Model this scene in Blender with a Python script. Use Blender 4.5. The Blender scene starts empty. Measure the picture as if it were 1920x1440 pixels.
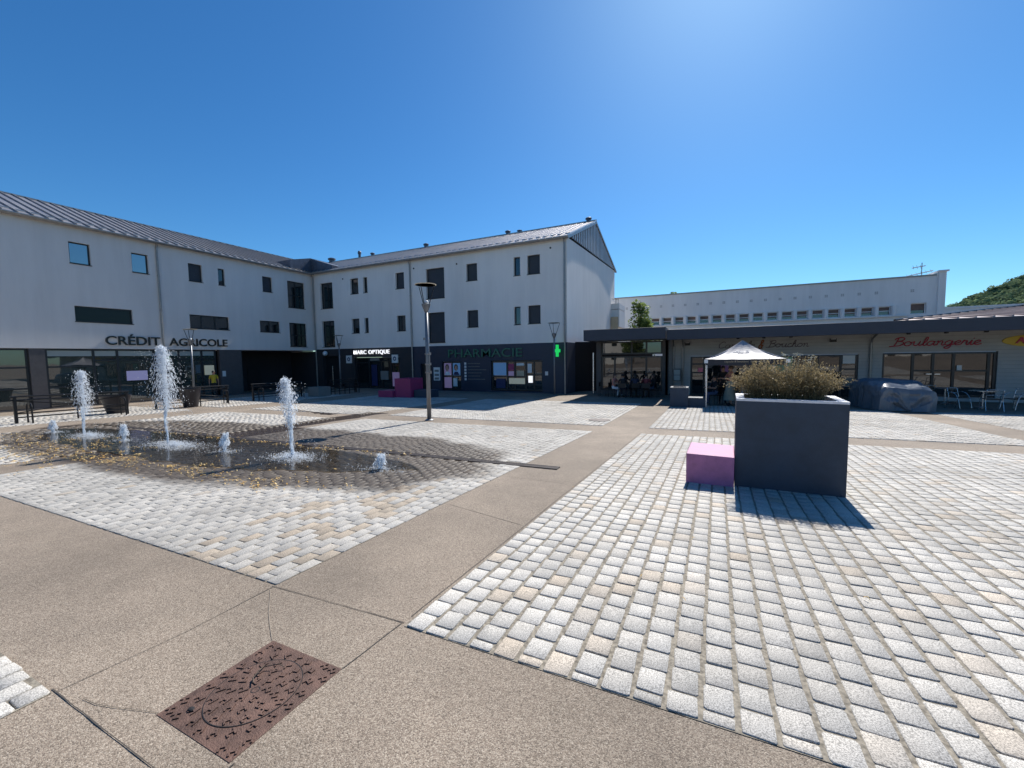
import bpy, bmesh, math, random
import numpy as np
from mathutils import Vector, Matrix, noise as mnoise
R = math.radians
SUN_E, SKY_S, EXPO, AIR, DUST, OZONE, SAT, TINT = 4.5, .098, .6, 1.0, .4, 4.0, 1.22, (.52, .765, .86)
rnd = random.Random(7)
scene = bpy.context.scene
COL = scene.collection

# ------------------------------------------------------------------ terrain
GC = (0.21532, -0.38282, -0.05671, 0.00611, -0.08109, 0.03176)
def G(x, y):
    """height of the square's gently falling ground"""
    x = np.clip(np.asarray(x, float), -34, 25) / 10.0
    y = np.clip(np.asarray(y, float), -4, 26) / 10.0
    return -1.6 + GC[0]*x + GC[1]*y + GC[2]*y*y + GC[3]*x*x + GC[4]*x*y + GC[5]*y**3
def g(x, y): return float(G(x, y))
KB = 0.0388          # the main concrete band runs a little off the building grid

# ------------------------------------------------------------------ materials
def nodes(m):
    m.use_nodes = True
    nt = m.node_tree
    return nt, nt.nodes, nt.links, nt.nodes['Principled BSDF']
def mat(name, col, rough=.6, metal=0., var=0., vscale=3., bump=0., bscale=60., emit=None, estr=0., spec=.5, aniso=None, coat=0.):
    m = bpy.data.materials.new(name)
    nt, N, L, b = nodes(m)
    b.inputs['Base Color'].default_value = (*col, 1)
    b.inputs['Roughness'].default_value = rough
    b.inputs['Metallic'].default_value = metal
    b.inputs['Specular IOR Level'].default_value = spec
    if coat: b.inputs['Coat Weight'].default_value = coat
    tc = N.new('ShaderNodeTexCoord')
    if var:
        n = N.new('ShaderNodeTexNoise'); n.inputs['Scale'].default_value = vscale; n.inputs['Detail'].default_value = 6
        n.inputs['Roughness'].default_value = .65
        L.new(tc.outputs['Object'], n.inputs['Vector'])
        mr = N.new('ShaderNodeMapRange'); mr.inputs[1].default_value = .3; mr.inputs[2].default_value = .7
        mr.inputs[3].default_value = 1-var; mr.inputs[4].default_value = 1+var*.6
        L.new(n.outputs['Fac'], mr.inputs[0])
        mx = N.new('ShaderNodeMix'); mx.data_type = 'RGBA'; mx.blend_type = 'MULTIPLY'; mx.inputs[0].default_value = 1
        mx.inputs[6].default_value = (*col, 1)
        L.new(mr.outputs[0], mx.inputs[7]); L.new(mx.outputs[2], b.inputs['Base Color'])
        r2 = N.new('ShaderNodeMapRange'); r2.inputs[3].default_value = max(.02, rough-.12); r2.inputs[4].default_value = min(1, rough+.12)
        L.new(n.outputs['Fac'], r2.inputs[0]); L.new(r2.outputs[0], b.inputs['Roughness'])
    if bump:
        n2 = N.new('ShaderNodeTexNoise'); n2.inputs['Scale'].default_value = bscale; n2.inputs['Detail'].default_value = 4
        L.new(tc.outputs['Object'], n2.inputs['Vector'])
        bp = N.new('ShaderNodeBump'); bp.inputs['Strength'].default_value = bump; bp.inputs['Distance'].default_value = .02
        L.new(n2.outputs['Fac'], bp.inputs['Height']); L.new(bp.outputs[0], b.inputs['Normal'])
    if emit:
        b.inputs['Emission Color'].default_value = (*emit, 1); b.inputs['Emission Strength'].default_value = estr
    return m

def wet_mask(nt):
    """1 where the fountain has soaked the stones: a soft-edged patch of real wetness plus the run-off strip"""
    N, L = nt.nodes, nt.links
    geo = N.new('ShaderNodeNewGeometry'); sep = N.new('ShaderNodeSeparateXYZ'); L.new(geo.outputs['Position'], sep.inputs[0])
    def m(op, a, b=None, c=None):
        n = N.new('ShaderNodeMath'); n.operation = op
        for i, v in enumerate((a, b, c)):
            if v is None: continue
            if isinstance(v, (int, float)): n.inputs[i].default_value = v
            else: L.new(v, n.inputs[i])
        return n.outputs[0]
    x, y = sep.outputs[0], sep.outputs[1]
    a = m('POWER', m('ABSOLUTE', m('DIVIDE', m('ADD', x, 11.3), 8.3)), 3.4)
    b = m('POWER', m('ABSOLUTE', m('DIVIDE', m('SUBTRACT', y, 5.75), 2.55)), 2.0)
    nz = N.new('ShaderNodeTexNoise'); nz.inputs['Scale'].default_value = .9; nz.inputs['Detail'].default_value = 7; nz.inputs['Roughness'].default_value = .62
    L.new(geo.outputs['Position'], nz.inputs['Vector'])
    s = m('ADD', m('ADD', a, b), m('MULTIPLY', m('SUBTRACT', nz.outputs['Fac'], .5), .95))
    w1 = N.new('ShaderNodeMapRange'); w1.interpolation_type = 'SMOOTHSTEP'
    w1.inputs[1].default_value = 1.16; w1.inputs[2].default_value = .80; w1.inputs[3].default_value = 0; w1.inputs[4].default_value = 1
    L.new(s, w1.inputs[0])
    # run-off strip along the concrete band
    d = m('ADD', m('ABSOLUTE', m('ADD', x, 11.85)), m('MULTIPLY', m('SUBTRACT', nz.outputs['Fac'], .5), .9))
    w2 = N.new('ShaderNodeMapRange'); w2.interpolation_type = 'SMOOTHSTEP'
    w2.inputs[1].default_value = .62; w2.inputs[2].default_value = .42; w2.inputs[3].default_value = 0; w2.inputs[4].default_value = 1
    L.new(d, w2.inputs[0])
    yy = m('MULTIPLY', m('GREATER_THAN', y, 6.3), m('LESS_THAN', m('ADD', y, m('MULTIPLY', nz.outputs['Fac'], 1.6)), 13.2))
    # a thin trickle on the cross band
    tx = m('ADD', m('ABSOLUTE', m('SUBTRACT', m('ADD', y, m('MULTIPLY', x, .22)), 8.35)), m('MULTIPLY', m('SUBTRACT', nz.outputs['Fac'], .5), 1.1))
    tr = m('MULTIPLY', m('LESS_THAN', tx, .16), m('MULTIPLY', m('GREATER_THAN', x, -17.8), m('LESS_THAN', x, -13.2)))
    return m('MAXIMUM', m('MAXIMUM', w1.outputs[0], m('MULTIPLY', w2.outputs[0], yy)), tr)

def wetten(nt, colour_socket, bsdf, rough, dark=.24, wrough=.16):
    N, L = nt.nodes, nt.links
    w = wet_mask(nt)
    mx = N.new('ShaderNodeMix'); mx.data_type = 'RGBA'; mx.blend_type = 'MULTIPLY'
    mx.inputs[7].default_value = (dark*1.16, dark*.95, dark*.74, 1)
    L.new(w, mx.inputs[0]); L.new(colour_socket, mx.inputs[6]); L.new(mx.outputs[2], bsdf.inputs['Base Color'])
    mr = N.new('ShaderNodeMapRange'); mr.inputs[3].default_value = rough; mr.inputs[4].default_value = wrough
    L.new(w, mr.inputs[0]); L.new(mr.outputs[0], bsdf.inputs['Roughness'])

def concrete_mat():
    m = bpy.data.materials.new('exposed_aggregate_concrete')
    nt, N, L, b = nodes(m)
    tc = N.new('ShaderNodeTexCoord')
    def vor(scale):
        v = N.new('ShaderNodeTexVoronoi'); v.inputs['Scale'].default_value = scale; L.new(tc.outputs['Object'], v.inputs['Vector']); return v
    v1, v2 = vor(215), vor(460)
    sp = N.new('ShaderNodeSeparateColor'); L.new(v1.outputs['Color'], sp.inputs[0])
    rp = N.new('ShaderNodeValToRGB'); e = rp.color_ramp.elements
    e[0].position = 0; e[0].color = (.11, .086, .066, 1); e[1].position = 1; e[1].color = (.43, .364, .287, 1)
    for p, c in ((.2, (.188, .148, .108)), (.5, (.264, .207, .157)), (.8, (.336, .279, .213))):
        q = e.new(p); q.color = (*c, 1)
    L.new(sp.outputs[0], rp.inputs[0])
    sp2 = N.new('ShaderNodeSeparateColor'); L.new(v2.outputs['Color'], sp2.inputs[0])
    mr = N.new('ShaderNodeMapRange'); mr.inputs[3].default_value = .72; mr.inputs[4].default_value = 1.22; L.new(sp2.outputs[1], mr.inputs[0])
    mx = N.new('ShaderNodeMix'); mx.data_type = 'RGBA'; mx.blend_type = 'MULTIPLY'; mx.inputs[0].default_value = 1
    L.new(rp.outputs[0], mx.inputs[6]); L.new(mr.outputs[0], mx.inputs[7])
    n = N.new('ShaderNodeTexNoise'); n.inputs['Scale'].default_value = .8; n.inputs['Detail'].default_value = 8; n.inputs['Roughness'].default_value = .7
    L.new(tc.outputs['Object'], n.inputs['Vector'])
    m2 = N.new('ShaderNodeMapRange'); m2.inputs[1].default_value = .3; m2.inputs[2].default_value = .72; m2.inputs[3].default_value = .74; m2.inputs[4].default_value = 1.14
    L.new(n.outputs['Fac'], m2.inputs[0])
    mx2 = N.new('ShaderNodeMix'); mx2.data_type = 'RGBA'; mx2.blend_type = 'MULTIPLY'; mx2.inputs[0].default_value = 1
    L.new(mx.outputs[2], mx2.inputs[6]); L.new(m2.outputs[0], mx2.inputs[7])
    v3 = N.new('ShaderNodeTexVoronoi'); v3.inputs['Scale'].default_value = 2.3; v3.inputs['Randomness'].default_value = 1; L.new(tc.outputs['Object'], v3.inputs['Vector'])
    sp3 = N.new('ShaderNodeSeparateColor'); L.new(v3.outputs['Color'], sp3.inputs[0])
    rad = N.new('ShaderNodeMapRange'); rad.inputs[1].default_value = .45; rad.inputs[2].default_value = 1; rad.inputs[3].default_value = .0; rad.inputs[4].default_value = .055; L.new(sp3.outputs[0], rad.inputs[0])
    lt3 = N.new('ShaderNodeMath'); lt3.operation = 'LESS_THAN'; L.new(v3.outputs['Distance'], lt3.inputs[0]); L.new(rad.outputs[0], lt3.inputs[1])
    g3 = N.new('ShaderNodeMapRange'); g3.inputs[3].default_value = 1; g3.inputs[4].default_value = .66; L.new(lt3.outputs[0], g3.inputs[0])
    n9 = N.new('ShaderNodeTexNoise'); n9.inputs['Scale'].default_value = .33; n9.inputs['Detail'].default_value = 5; n9.inputs['Roughness'].default_value = .6; L.new(tc.outputs['Object'], n9.inputs['Vector'])
    g9 = N.new('ShaderNodeMapRange'); g9.inputs[1].default_value = .38; g9.inputs[2].default_value = .6; g9.inputs[3].default_value = .84; g9.inputs[4].default_value = 1.06; L.new(n9.outputs['Fac'], g9.inputs[0])
    m9 = N.new('ShaderNodeMath'); m9.operation = 'MULTIPLY'; L.new(g3.outputs[0], m9.inputs[0]); L.new(g9.outputs[0], m9.inputs[1])
    mx9 = N.new('ShaderNodeMix'); mx9.data_type = 'RGBA'; mx9.blend_type = 'MULTIPLY'; mx9.inputs[0].default_value = 1; L.new(mx2.outputs[2], mx9.inputs[6]); L.new(m9.outputs[0], mx9.inputs[7]); mx2 = mx9
    bp = N.new('ShaderNodeBump'); bp.inputs['Strength'].default_value = .5; bp.inputs['Distance'].default_value = .004
    L.new(v1.outputs['Distance'], bp.inputs['Height']); bp.invert = True; L.new(bp.outputs[0], b.inputs['Normal'])
    wetten(nt, mx2.outputs[2], b, .85, .22, .2)
    return m

def sett_mat():
    m = bpy.data.materials.new('granite_setts')
    nt, N, L, b = nodes(m)
    at = N.new('ShaderNodeAttribute'); at.attribute_name = 'tone'; aw = N.new('ShaderNodeAttribute'); aw.attribute_name = 'warm'
    mx = N.new('ShaderNodeMix'); mx.data_type = 'RGBA'
    mx.inputs[6].default_value = (.545, .52, .472, 1); mx.inputs[7].default_value = (.52, .43, .325, 1)
    L.new(aw.outputs['Fac'], mx.inputs[0])
    tc = N.new('ShaderNodeTexCoord')
    n = N.new('ShaderNodeTexNoise'); n.inputs['Scale'].default_value = 175; n.inputs['Detail'].default_value = 2; L.new(tc.outputs['Object'], n.inputs['Vector'])
    mr = N.new('ShaderNodeMapRange'); mr.inputs[1].default_value = .36; mr.inputs[2].default_value = .62; mr.inputs[3].default_value = .46; mr.inputs[4].default_value = 1.20
    L.new(n.outputs['Fac'], mr.inputs[0])
    n3 = N.new('ShaderNodeTexNoise'); n3.inputs['Scale'].default_value = .7; n3.inputs['Detail'].default_value = 9; n3.inputs['Roughness'].default_value = .72
    L.new(tc.outputs['Object'], n3.inputs['Vector'])
    mr3 = N.new('ShaderNodeMapRange'); mr3.inputs[1].default_value = .33; mr3.inputs[2].default_value = .6; mr3.inputs[3].default_value = .70; mr3.inputs[4].default_value = 1.05
    L.new(n3.outputs['Fac'], mr3.inputs[0])
    def mul(a, bb):
        k = N.new('ShaderNodeMix'); k.data_type = 'RGBA'; k.blend_type = 'MULTIPLY'; k.inputs[0].default_value = 1
        L.new(a, k.inputs[6]); L.new(bb, k.inputs[7]); return k.outputs[2]
    c = mul(mul(mul(mx.outputs[2], at.outputs['Fac']), mr.outputs[0]), mr3.outputs[0])
    bp = N.new('ShaderNodeBump'); bp.inputs['Strength'].default_value = .35; bp.inputs['Distance'].default_value = .004
    n4 = N.new('ShaderNodeTexNoise'); n4.inputs['Scale'].default_value = 60; n4.inputs['Detail'].default_value = 5; L.new(tc.outputs['Object'], n4.inputs['Vector'])
    L.new(n4.outputs['Fac'], bp.inputs['Height']); L.new(bp.outputs[0], b.inputs['Normal'])
    wetten(nt, c, b, .78, .2, .5)
    return m
def joint_mat():
    m = bpy.data.materials.new('sandy_joints')
    nt, N, L, b = nodes(m)
    tc = N.new('ShaderNodeTexCoord')
    n = N.new('ShaderNodeTexNoise'); n.inputs['Scale'].default_value = 45; n.inputs['Detail'].default_value = 8; L.new(tc.outputs['Object'], n.inputs['Vector'])
    rp = N.new('ShaderNodeValToRGB'); e = rp.color_ramp.elements
    e[0].position = .3; e[0].color = (.11, .096, .074, 1); e[1].position = .7; e[1].color = (.34, .30, .235, 1)
    L.new(n.outputs['Fac'], rp.inputs[0])
    bp = N.new('ShaderNodeBump'); bp.inputs['Strength'].default_value = .6; bp.inputs['Distance'].default_value = .01; L.new(n.outputs['Fac'], bp.inputs['Height']); L.new(bp.outputs[0], b.inputs['Normal'])
    wetten(nt, rp.outputs[0], b, .9, .3, .15)
    return m

def glass_mat(name, col=(.012, .016, .018), rough=.02, ior=1.75):
    m = mat(name, col, rough, spec=.6)
    nt, N, L, b = nodes(m)
    b.inputs['IOR'].default_value = ior
    # faint waviness so that reflections bend as they do in real panes
    tc = N.new('ShaderNodeTexCoord'); n = N.new('ShaderNodeTexNoise'); n.inputs['Scale'].default_value = 1.3; L.new(tc.outputs['Object'], n.inputs['Vector'])
    bp = N.new('ShaderNodeBump'); bp.inputs['Strength'].default_value = .05; bp.inputs['Distance'].default_value = .03
    L.new(n.outputs['Fac'], bp.inputs['Height']); L.new(bp.outputs[0], b.inputs['Normal'])
    return m

def render_mat(name, col, stain=.16):
    """painted wall render with faint vertical rain streaks"""
    m = bpy.data.materials.new(name); nt, N, L, b = nodes(m)
    tc = N.new('ShaderNodeTexCoord'); mp = N.new('ShaderNodeMapping'); mp.inputs['Scale'].default_value = (1.1, 1.1, .12)
    L.new(tc.outputs['Object'], mp.inputs[0])
    n = N.new('ShaderNodeTexNoise'); n.inputs['Scale'].default_value = 1.6; n.inputs['Detail'].default_value = 8; n.inputs['Roughness'].default_value = .66; L.new(mp.outputs[0], n.inputs['Vector'])
    n2 = N.new('ShaderNodeTexNoise'); n2.inputs['Scale'].default_value = .25; n2.inputs['Detail'].default_value = 4; L.new(tc.outputs['Object'], n2.inputs['Vector'])
    ad = N.new('ShaderNodeMath'); ad.operation = 'ADD'; L.new(n.outputs['Fac'], ad.inputs[0]); L.new(n2.outputs['Fac'], ad.inputs[1])
    mr = N.new('ShaderNodeMapRange'); mr.inputs[1].default_value = .7; mr.inputs[2].default_value = 1.25; mr.inputs[3].default_value = 1-stain; mr.inputs[4].default_value = 1.05
    L.new(ad.outputs[0], mr.inputs[0])
    mx = N.new('ShaderNodeMix'); mx.data_type = 'RGBA'; mx.blend_type = 'MULTIPLY'; mx.inputs[0].default_value = 1; mx.inputs[6].default_value = (*col, 1)
    L.new(mr.outputs[0], mx.inputs[7]); L.new(mx.outputs[2], b.inputs['Base Color']); b.inputs['Roughness'].default_value = .9
    n3 = N.new('ShaderNodeTexNoise'); n3.inputs['Scale'].default_value = 120; L.new(tc.outputs['Object'], n3.inputs['Vector'])
    bp = N.new('ShaderNodeBump'); bp.inputs['Strength'].default_value = .25; bp.inputs['Distance'].default_value = .01; L.new(n3.outputs['Fac'], bp.inputs['Height']); L.new(bp.outputs[0], b.inputs['Normal'])
    return m
def stripe_mat(name, col, dark, period, axis='Z', width=.1, rough=.5, metal=0.):
    """fine grooves in the surface (shutter slats, cladding joints, corrugation)"""
    m = bpy.data.materials.new(name); nt, N, L, b = nodes(m)
    tc = N.new('ShaderNodeTexCoord'); sp = N.new('ShaderNodeSeparateXYZ'); L.new(tc.outputs['Object'], sp.inputs[0])
    def mm(op, a, v):
        k = N.new('ShaderNodeMath'); k.operation = op; L.new(a, k.inputs[0]); k.inputs[1].default_value = v; return k.outputs[0]
    src = sp.outputs['XYZ'.index(axis)]
    fr = N.new('ShaderNodeMath'); fr.operation = 'FRACT'; L.new(mm('DIVIDE', src, period), fr.inputs[0])
    lt = mm('LESS_THAN', fr.outputs[0], width)
    n = N.new('ShaderNodeTexNoise'); n.inputs['Scale'].default_value = 2.; n.inputs['Detail'].default_value = 6; L.new(tc.outputs['Object'], n.inputs['Vector'])
    mr = N.new('ShaderNodeMapRange'); mr.inputs[3].default_value = .8; mr.inputs[4].default_value = 1.2; L.new(n.outputs['Fac'], mr.inputs[0])
    mx = N.new('ShaderNodeMix'); mx.data_type = 'RGBA'; L.new(lt, mx.inputs[0]); mx.inputs[6].default_value = (*col, 1); mx.inputs[7].default_value = (*dark, 1)
    m2 = N.new('ShaderNodeMix'); m2.data_type = 'RGBA'; m2.blend_type = 'MULTIPLY'; m2.inputs[0].default_value = 1; L.new(mx.outputs[2], m2.inputs[6]); L.new(mr.outputs[0], m2.inputs[7])
    L.new(m2.outputs[2], b.inputs['Base Color']); b.inputs['Roughness'].default_value = rough; b.inputs['Metallic'].default_value = metal
    bp = N.new('ShaderNodeBump'); bp.inputs['Strength'].default_value = .6; bp.inputs['Distance'].default_value = .01; bp.invert = True
    L.new(lt, bp.inputs['Height']); L.new(bp.outputs[0], b.inputs['Normal'])
    return m
def leaf_mat(name, c1, c2, trans=.35):
    m = bpy.data.materials.new(name); nt, N, L, b = nodes(m)
    at = N.new('ShaderNodeAttribute'); at.attribute_name = 'tone'
    mx = N.new('ShaderNodeMix'); mx.data_type = 'RGBA'; mx.inputs[6].default_value = (*c1, 1); mx.inputs[7].default_value = (*c2, 1)
    L.new(at.outputs['Fac'], mx.inputs[0]); L.new(mx.outputs[2], b.inputs['Base Color']); b.inputs['Roughness'].default_value = .55
    tr = N.new('ShaderNodeBsdfTranslucent'); L.new(mx.outputs[2], tr.inputs[0])
    ms = N.new('ShaderNodeMixShader'); ms.inputs[0].default_value = trans
    L.new(b.outputs[0], ms.inputs[1]); L.new(tr.outputs[0], ms.inputs[2]); L.new(ms.outputs[0], N['Material Output'].inputs[0])
    return m
def spray_mat(nm='splashing_water', clear=.35):
    m = bpy.data.materials.new(nm); nt, N, L, b = nodes(m)
    b.inputs['Base Color'].default_value = (.86, .89, .93, 1); b.inputs['Roughness'].default_value = .08; b.inputs['IOR'].default_value = 1.33
    tr = N.new('ShaderNodeBsdfTranslucent'); tr.inputs[0].default_value = (.9, .93, .97, 1)
    gl = N.new('ShaderNodeBsdfTransparent'); gl.inputs[0].default_value = (.9, .94, .97, 1)
    a = N.new('ShaderNodeMixShader'); a.inputs[0].default_value = .85; L.new(b.outputs[0], a.inputs[1]); L.new(tr.outputs[0], a.inputs[2])
    c = N.new('ShaderNodeMixShader'); c.inputs[0].default_value = clear; L.new(a.outputs[0], c.inputs[1]); L.new(gl.outputs[0], c.inputs[2])
    L.new(c.outputs[0], N['Material Output'].inputs[0])
    return m
def film_mat():
    m = bpy.data.materials.new('water_film'); nt, N, L, b = nodes(m)
    N.remove(b)
    gl = N.new('ShaderNodeBsdfGlossy'); gl.inputs['Roughness'].default_value = .09; gl.inputs[0].default_value = (1, 1, 1, 1)
    tp = N.new('ShaderNodeBsdfTransparent'); tp.inputs[0].default_value = (.62, .6, .56, 1)
    fr = N.new('ShaderNodeFresnel'); fr.inputs[0].default_value = 1.33
    tc = N.new('ShaderNodeTexCoord'); n = N.new('ShaderNodeTexNoise'); n.inputs['Scale'].default_value = 7; n.inputs['Detail'].default_value = 3; L.new(tc.outputs['Object'], n.inputs['Vector'])
    bp = N.new('ShaderNodeBump'); bp.inputs['Strength'].default_value = .22; bp.inputs['Distance'].default_value = .02
    L.new(n.outputs['Fac'], bp.inputs['Height']); L.new(bp.outputs[0], gl.inputs['Normal']); L.new(bp.outputs[0], fr.inputs['Normal'])
    ms = N.new('ShaderNodeMixShader'); L.new(fr.outputs[0], ms.inputs[0]); L.new(tp.outputs[0], ms.inputs[1]); L.new(gl.outputs[0], ms.inputs[2])
    L.new(ms.outputs[0], N['Material Output'].inputs[0])
    return m

X = {}
X['concrete'] = concrete_mat(); X['sett'] = sett_mat(); X['joint'] = joint_mat()
X['white'] = render_mat('white_wall_render', (.78, .755, .725), .08)
X['ribs'] = mat('pale_rib', (.58, .60, .63), .45, .2, .1, 4)
X['vent'] = mat('pale_vent', (.42, .42, .43), .7)
X['white2'] = render_mat('bank_wall_render', (.68, .665, .645), .09)
X['school'] = render_mat('school_wall_render', (.74, .74, .74), .1)
X['zinc'] = mat('zinc_roofing', (.40, .375, .36), .38, .62, .15, 1.2)
X['zinc2'] = mat('bright_zinc_roofing', (.50, .47, .45), .36, .85, .12, 1.2)
X['zincd'] = mat('weathered_zinc', (.10, .12, .16), .5, .3, .35, 3.)
X['gutter'] = mat('gutter_metal', (.30, .29, .28), .4, .6, .2, 4)
X['anth'] = mat('anthracite_frame', (.018, .020, .023), .38, 0, .15, 6)
X['navy'] = mat('navy_cladding', (.030, .038, .058), .55, 0, .18, 1.5)
X['brick'] = stripe_mat('dark_brick_cladding', (.036, .033, .036), (.018, .016, .018), .085, 'Z', .12, .7)
X['stone'] = mat('dark_stone_pier', (.085, .078, .078), .6, 0, .2, 5, .2, 80)
X['pharm'] = mat('pharmacy_panel', (.022, .030, .055), .5, 0, .15, 1.5)
X['glass'] = glass_mat('dark_glass'); X['glassg'] = glass_mat('shop_glass', (.034, .050, .046), ior=2.0); X['glassd'] = glass_mat('dim_glass', ior=1.28); X['glassb'] = glass_mat('sky_glass', (.03, .05, .08), ior=3.4)
X['blind'] = mat('translucent_blind', (.30, .36, .36), .5)  # pale tone for the painted sky reflection on the bank panes and menu sheets
X['shut'] = stripe_mat('roller_shutter', (.040, .046, .058), (.012, .014, .018), .055, 'Z', .16, .5)
X['black'] = mat('black_metal', (.012, .012, .014), .4, .3, .2, 8)
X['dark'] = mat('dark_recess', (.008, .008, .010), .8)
X['steel'] = mat('brushed_steel', (.55, .56, .58), .28, .9, .1, 20)
X['alu'] = mat('grey_post_paint', (.20, .21, .225), .42, .5, .15, 6)
X['whitep'] = mat('white_paint', (.8, .8, .8), .5)
X['offw'] = mat('off_white_paper', (.72, .72, .70), .7)
X['fibre'] = mat('grey_fibre_cement', (.205, .20, .185), .75, 0, .1, 1.2, .1, 60)
X['planter'] = mat('charcoal_composite', (.036, .053, .080), .62, 0, .25, 4, .15, 120)
X['rim'] = mat('pale_planter_rim', (.74, .74, .76), .6, 0, .12, 8)
X['pink'] = mat('faded_pink_paint', (.41, .155, .305), .6, 0, .22, 6, .1, 90)
X['magenta'] = mat('crimson_paint', (.36, .04, .13), .5, 0, .12, 4)
X['soil'] = mat('dark_soil', (.035, .026, .02), .95, 0, .4, 12, .8, 30)
X['pot'] = mat('aubergine_pot', (.022, .018, .022), .38, 0, .15, 5)
X['rust'] = mat('rusty_cast_iron', (.135, .078, .058), .62, .25, .5, 9, .35, 140)
X['rustd'] = mat('worn_iron_marks', (.075, .050, .042), .5, .3, .4, 14)
X['iron'] = mat('grey_cast_iron', (.10, .085, .080), .55, .4, .3, 12, .2, 120)
X['crack'] = mat('dark_joint', (.07, .06, .05), .9)
X['crackl'] = mat('pale_joint', (.27, .225, .175), .9)
X['disc'] = leaf_mat('lamp_disc', (.62, .58, .50), (.62, .58, .50), .75)
X['spray'] = spray_mat(); X['stem'] = spray_mat('clear_water', .55); X['film'] = film_mat()
X['litter'] = leaf_mat('yellow_litter', (.66, .36, .06), (.80, .62, .28), .2)
X['red'] = mat('red_lettering', (.46, .035, .075), .45)
X['greenl'] = mat('green_lettering', (.02, .13, .085), .4)
X['greenx'] = mat('lit_green_cross', (.02, .5, .12), .4, emit=(.01, .75, .12), estr=.45)
X['whitel'] = mat('lit_white_letters', (.85, .85, .9), .4, emit=(1, 1, 1), estr=.6)
X['blackl'] = mat('black_lettering', (.008, .010, .010), .35)
X['purple'] = mat('faded_purple_lettering', (.12, .075, .10), .6)
X['orange'] = mat('orange_lettering', (.30, .09, .02), .6)
X['yellow'] = mat('yellow_sign_panel', (.66, .45, .05), .5)
X['tarp'] = mat('blue_grey_tarpaulin', (.125, .15, .18), .36, 0, .2, 3, .5, 7)
X['canopy'] = mat('canopy_fabric', (.30, .295, .32), .55, 0, .08, 4, .15, 40)
X['canopyd'] = mat('dark_canopy_fabric', (.02, .021, .03), .6)
X['leaf'] = leaf_mat('green_leaves', (.055, .095, .022), (.30, .38, .11), .55)
X['forest'] = leaf_mat('forest_leaves', (.095, .145, .085), (.20, .27, .135), .35)
X['forest'].node_tree.nodes['Principled BSDF'].inputs['Specular IOR Level'].default_value = .05; X['forest'].node_tree.nodes['Principled BSDF'].inputs['Roughness'].default_value = .95
X['twig'] = leaf_mat('dry_shrub', (.10, .082, .042), (.44, .345, .18), .42)
X['umbel'] = mat('cream_flowers', (.62, .64, .52), .7)
X['bark'] = mat('bark', (.10, .075, .055), .9, 0, .3, 12, .5, 40)
X['beige'] = mat('beige_render', (.55, .44, .30), .85, 0, .1, 2)
X['brownblind'] = mat('brown_school_blind', (.17, .115, .095), .7, 0, .25, 3)
X['roofp'] = mat('pinkish_sheet_roof', (.34, .27, .25), .5, .2, .15, 2)
X['tv'] = mat('lit_screen', (.2, .2, .4), .3, emit=(.34, .35, .58), estr=.22)
X['lit'] = mat('lit_interior', (.45, .45, .38), .6, emit=(.55, .58, .42), estr=.14)
X['blue'] = mat('lit_blue_poster', (.08, .17, .32), .4, emit=(.12, .30, .62), estr=.14)
X['lilac'] = mat('lit_lilac_poster', (.26, .21, .34), .4, emit=(.34, .26, .46), estr=.12)
X['signblue'] = mat('dark_blue_print', (.01, .02, .09), .5)
X['greenp'] = mat('mint_panel', (.18, .42, .26), .5)
X['hillg'] = mat('hill_soil', (.03, .045, .022), .95, 0, .3, .02)
X['house'] = render_mat('pale_house_render', (.62, .60, .56), .12)
X['tile'] = mat('brown_tiles', (.16, .085, .06), .8, 0, .25, 2)
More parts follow.
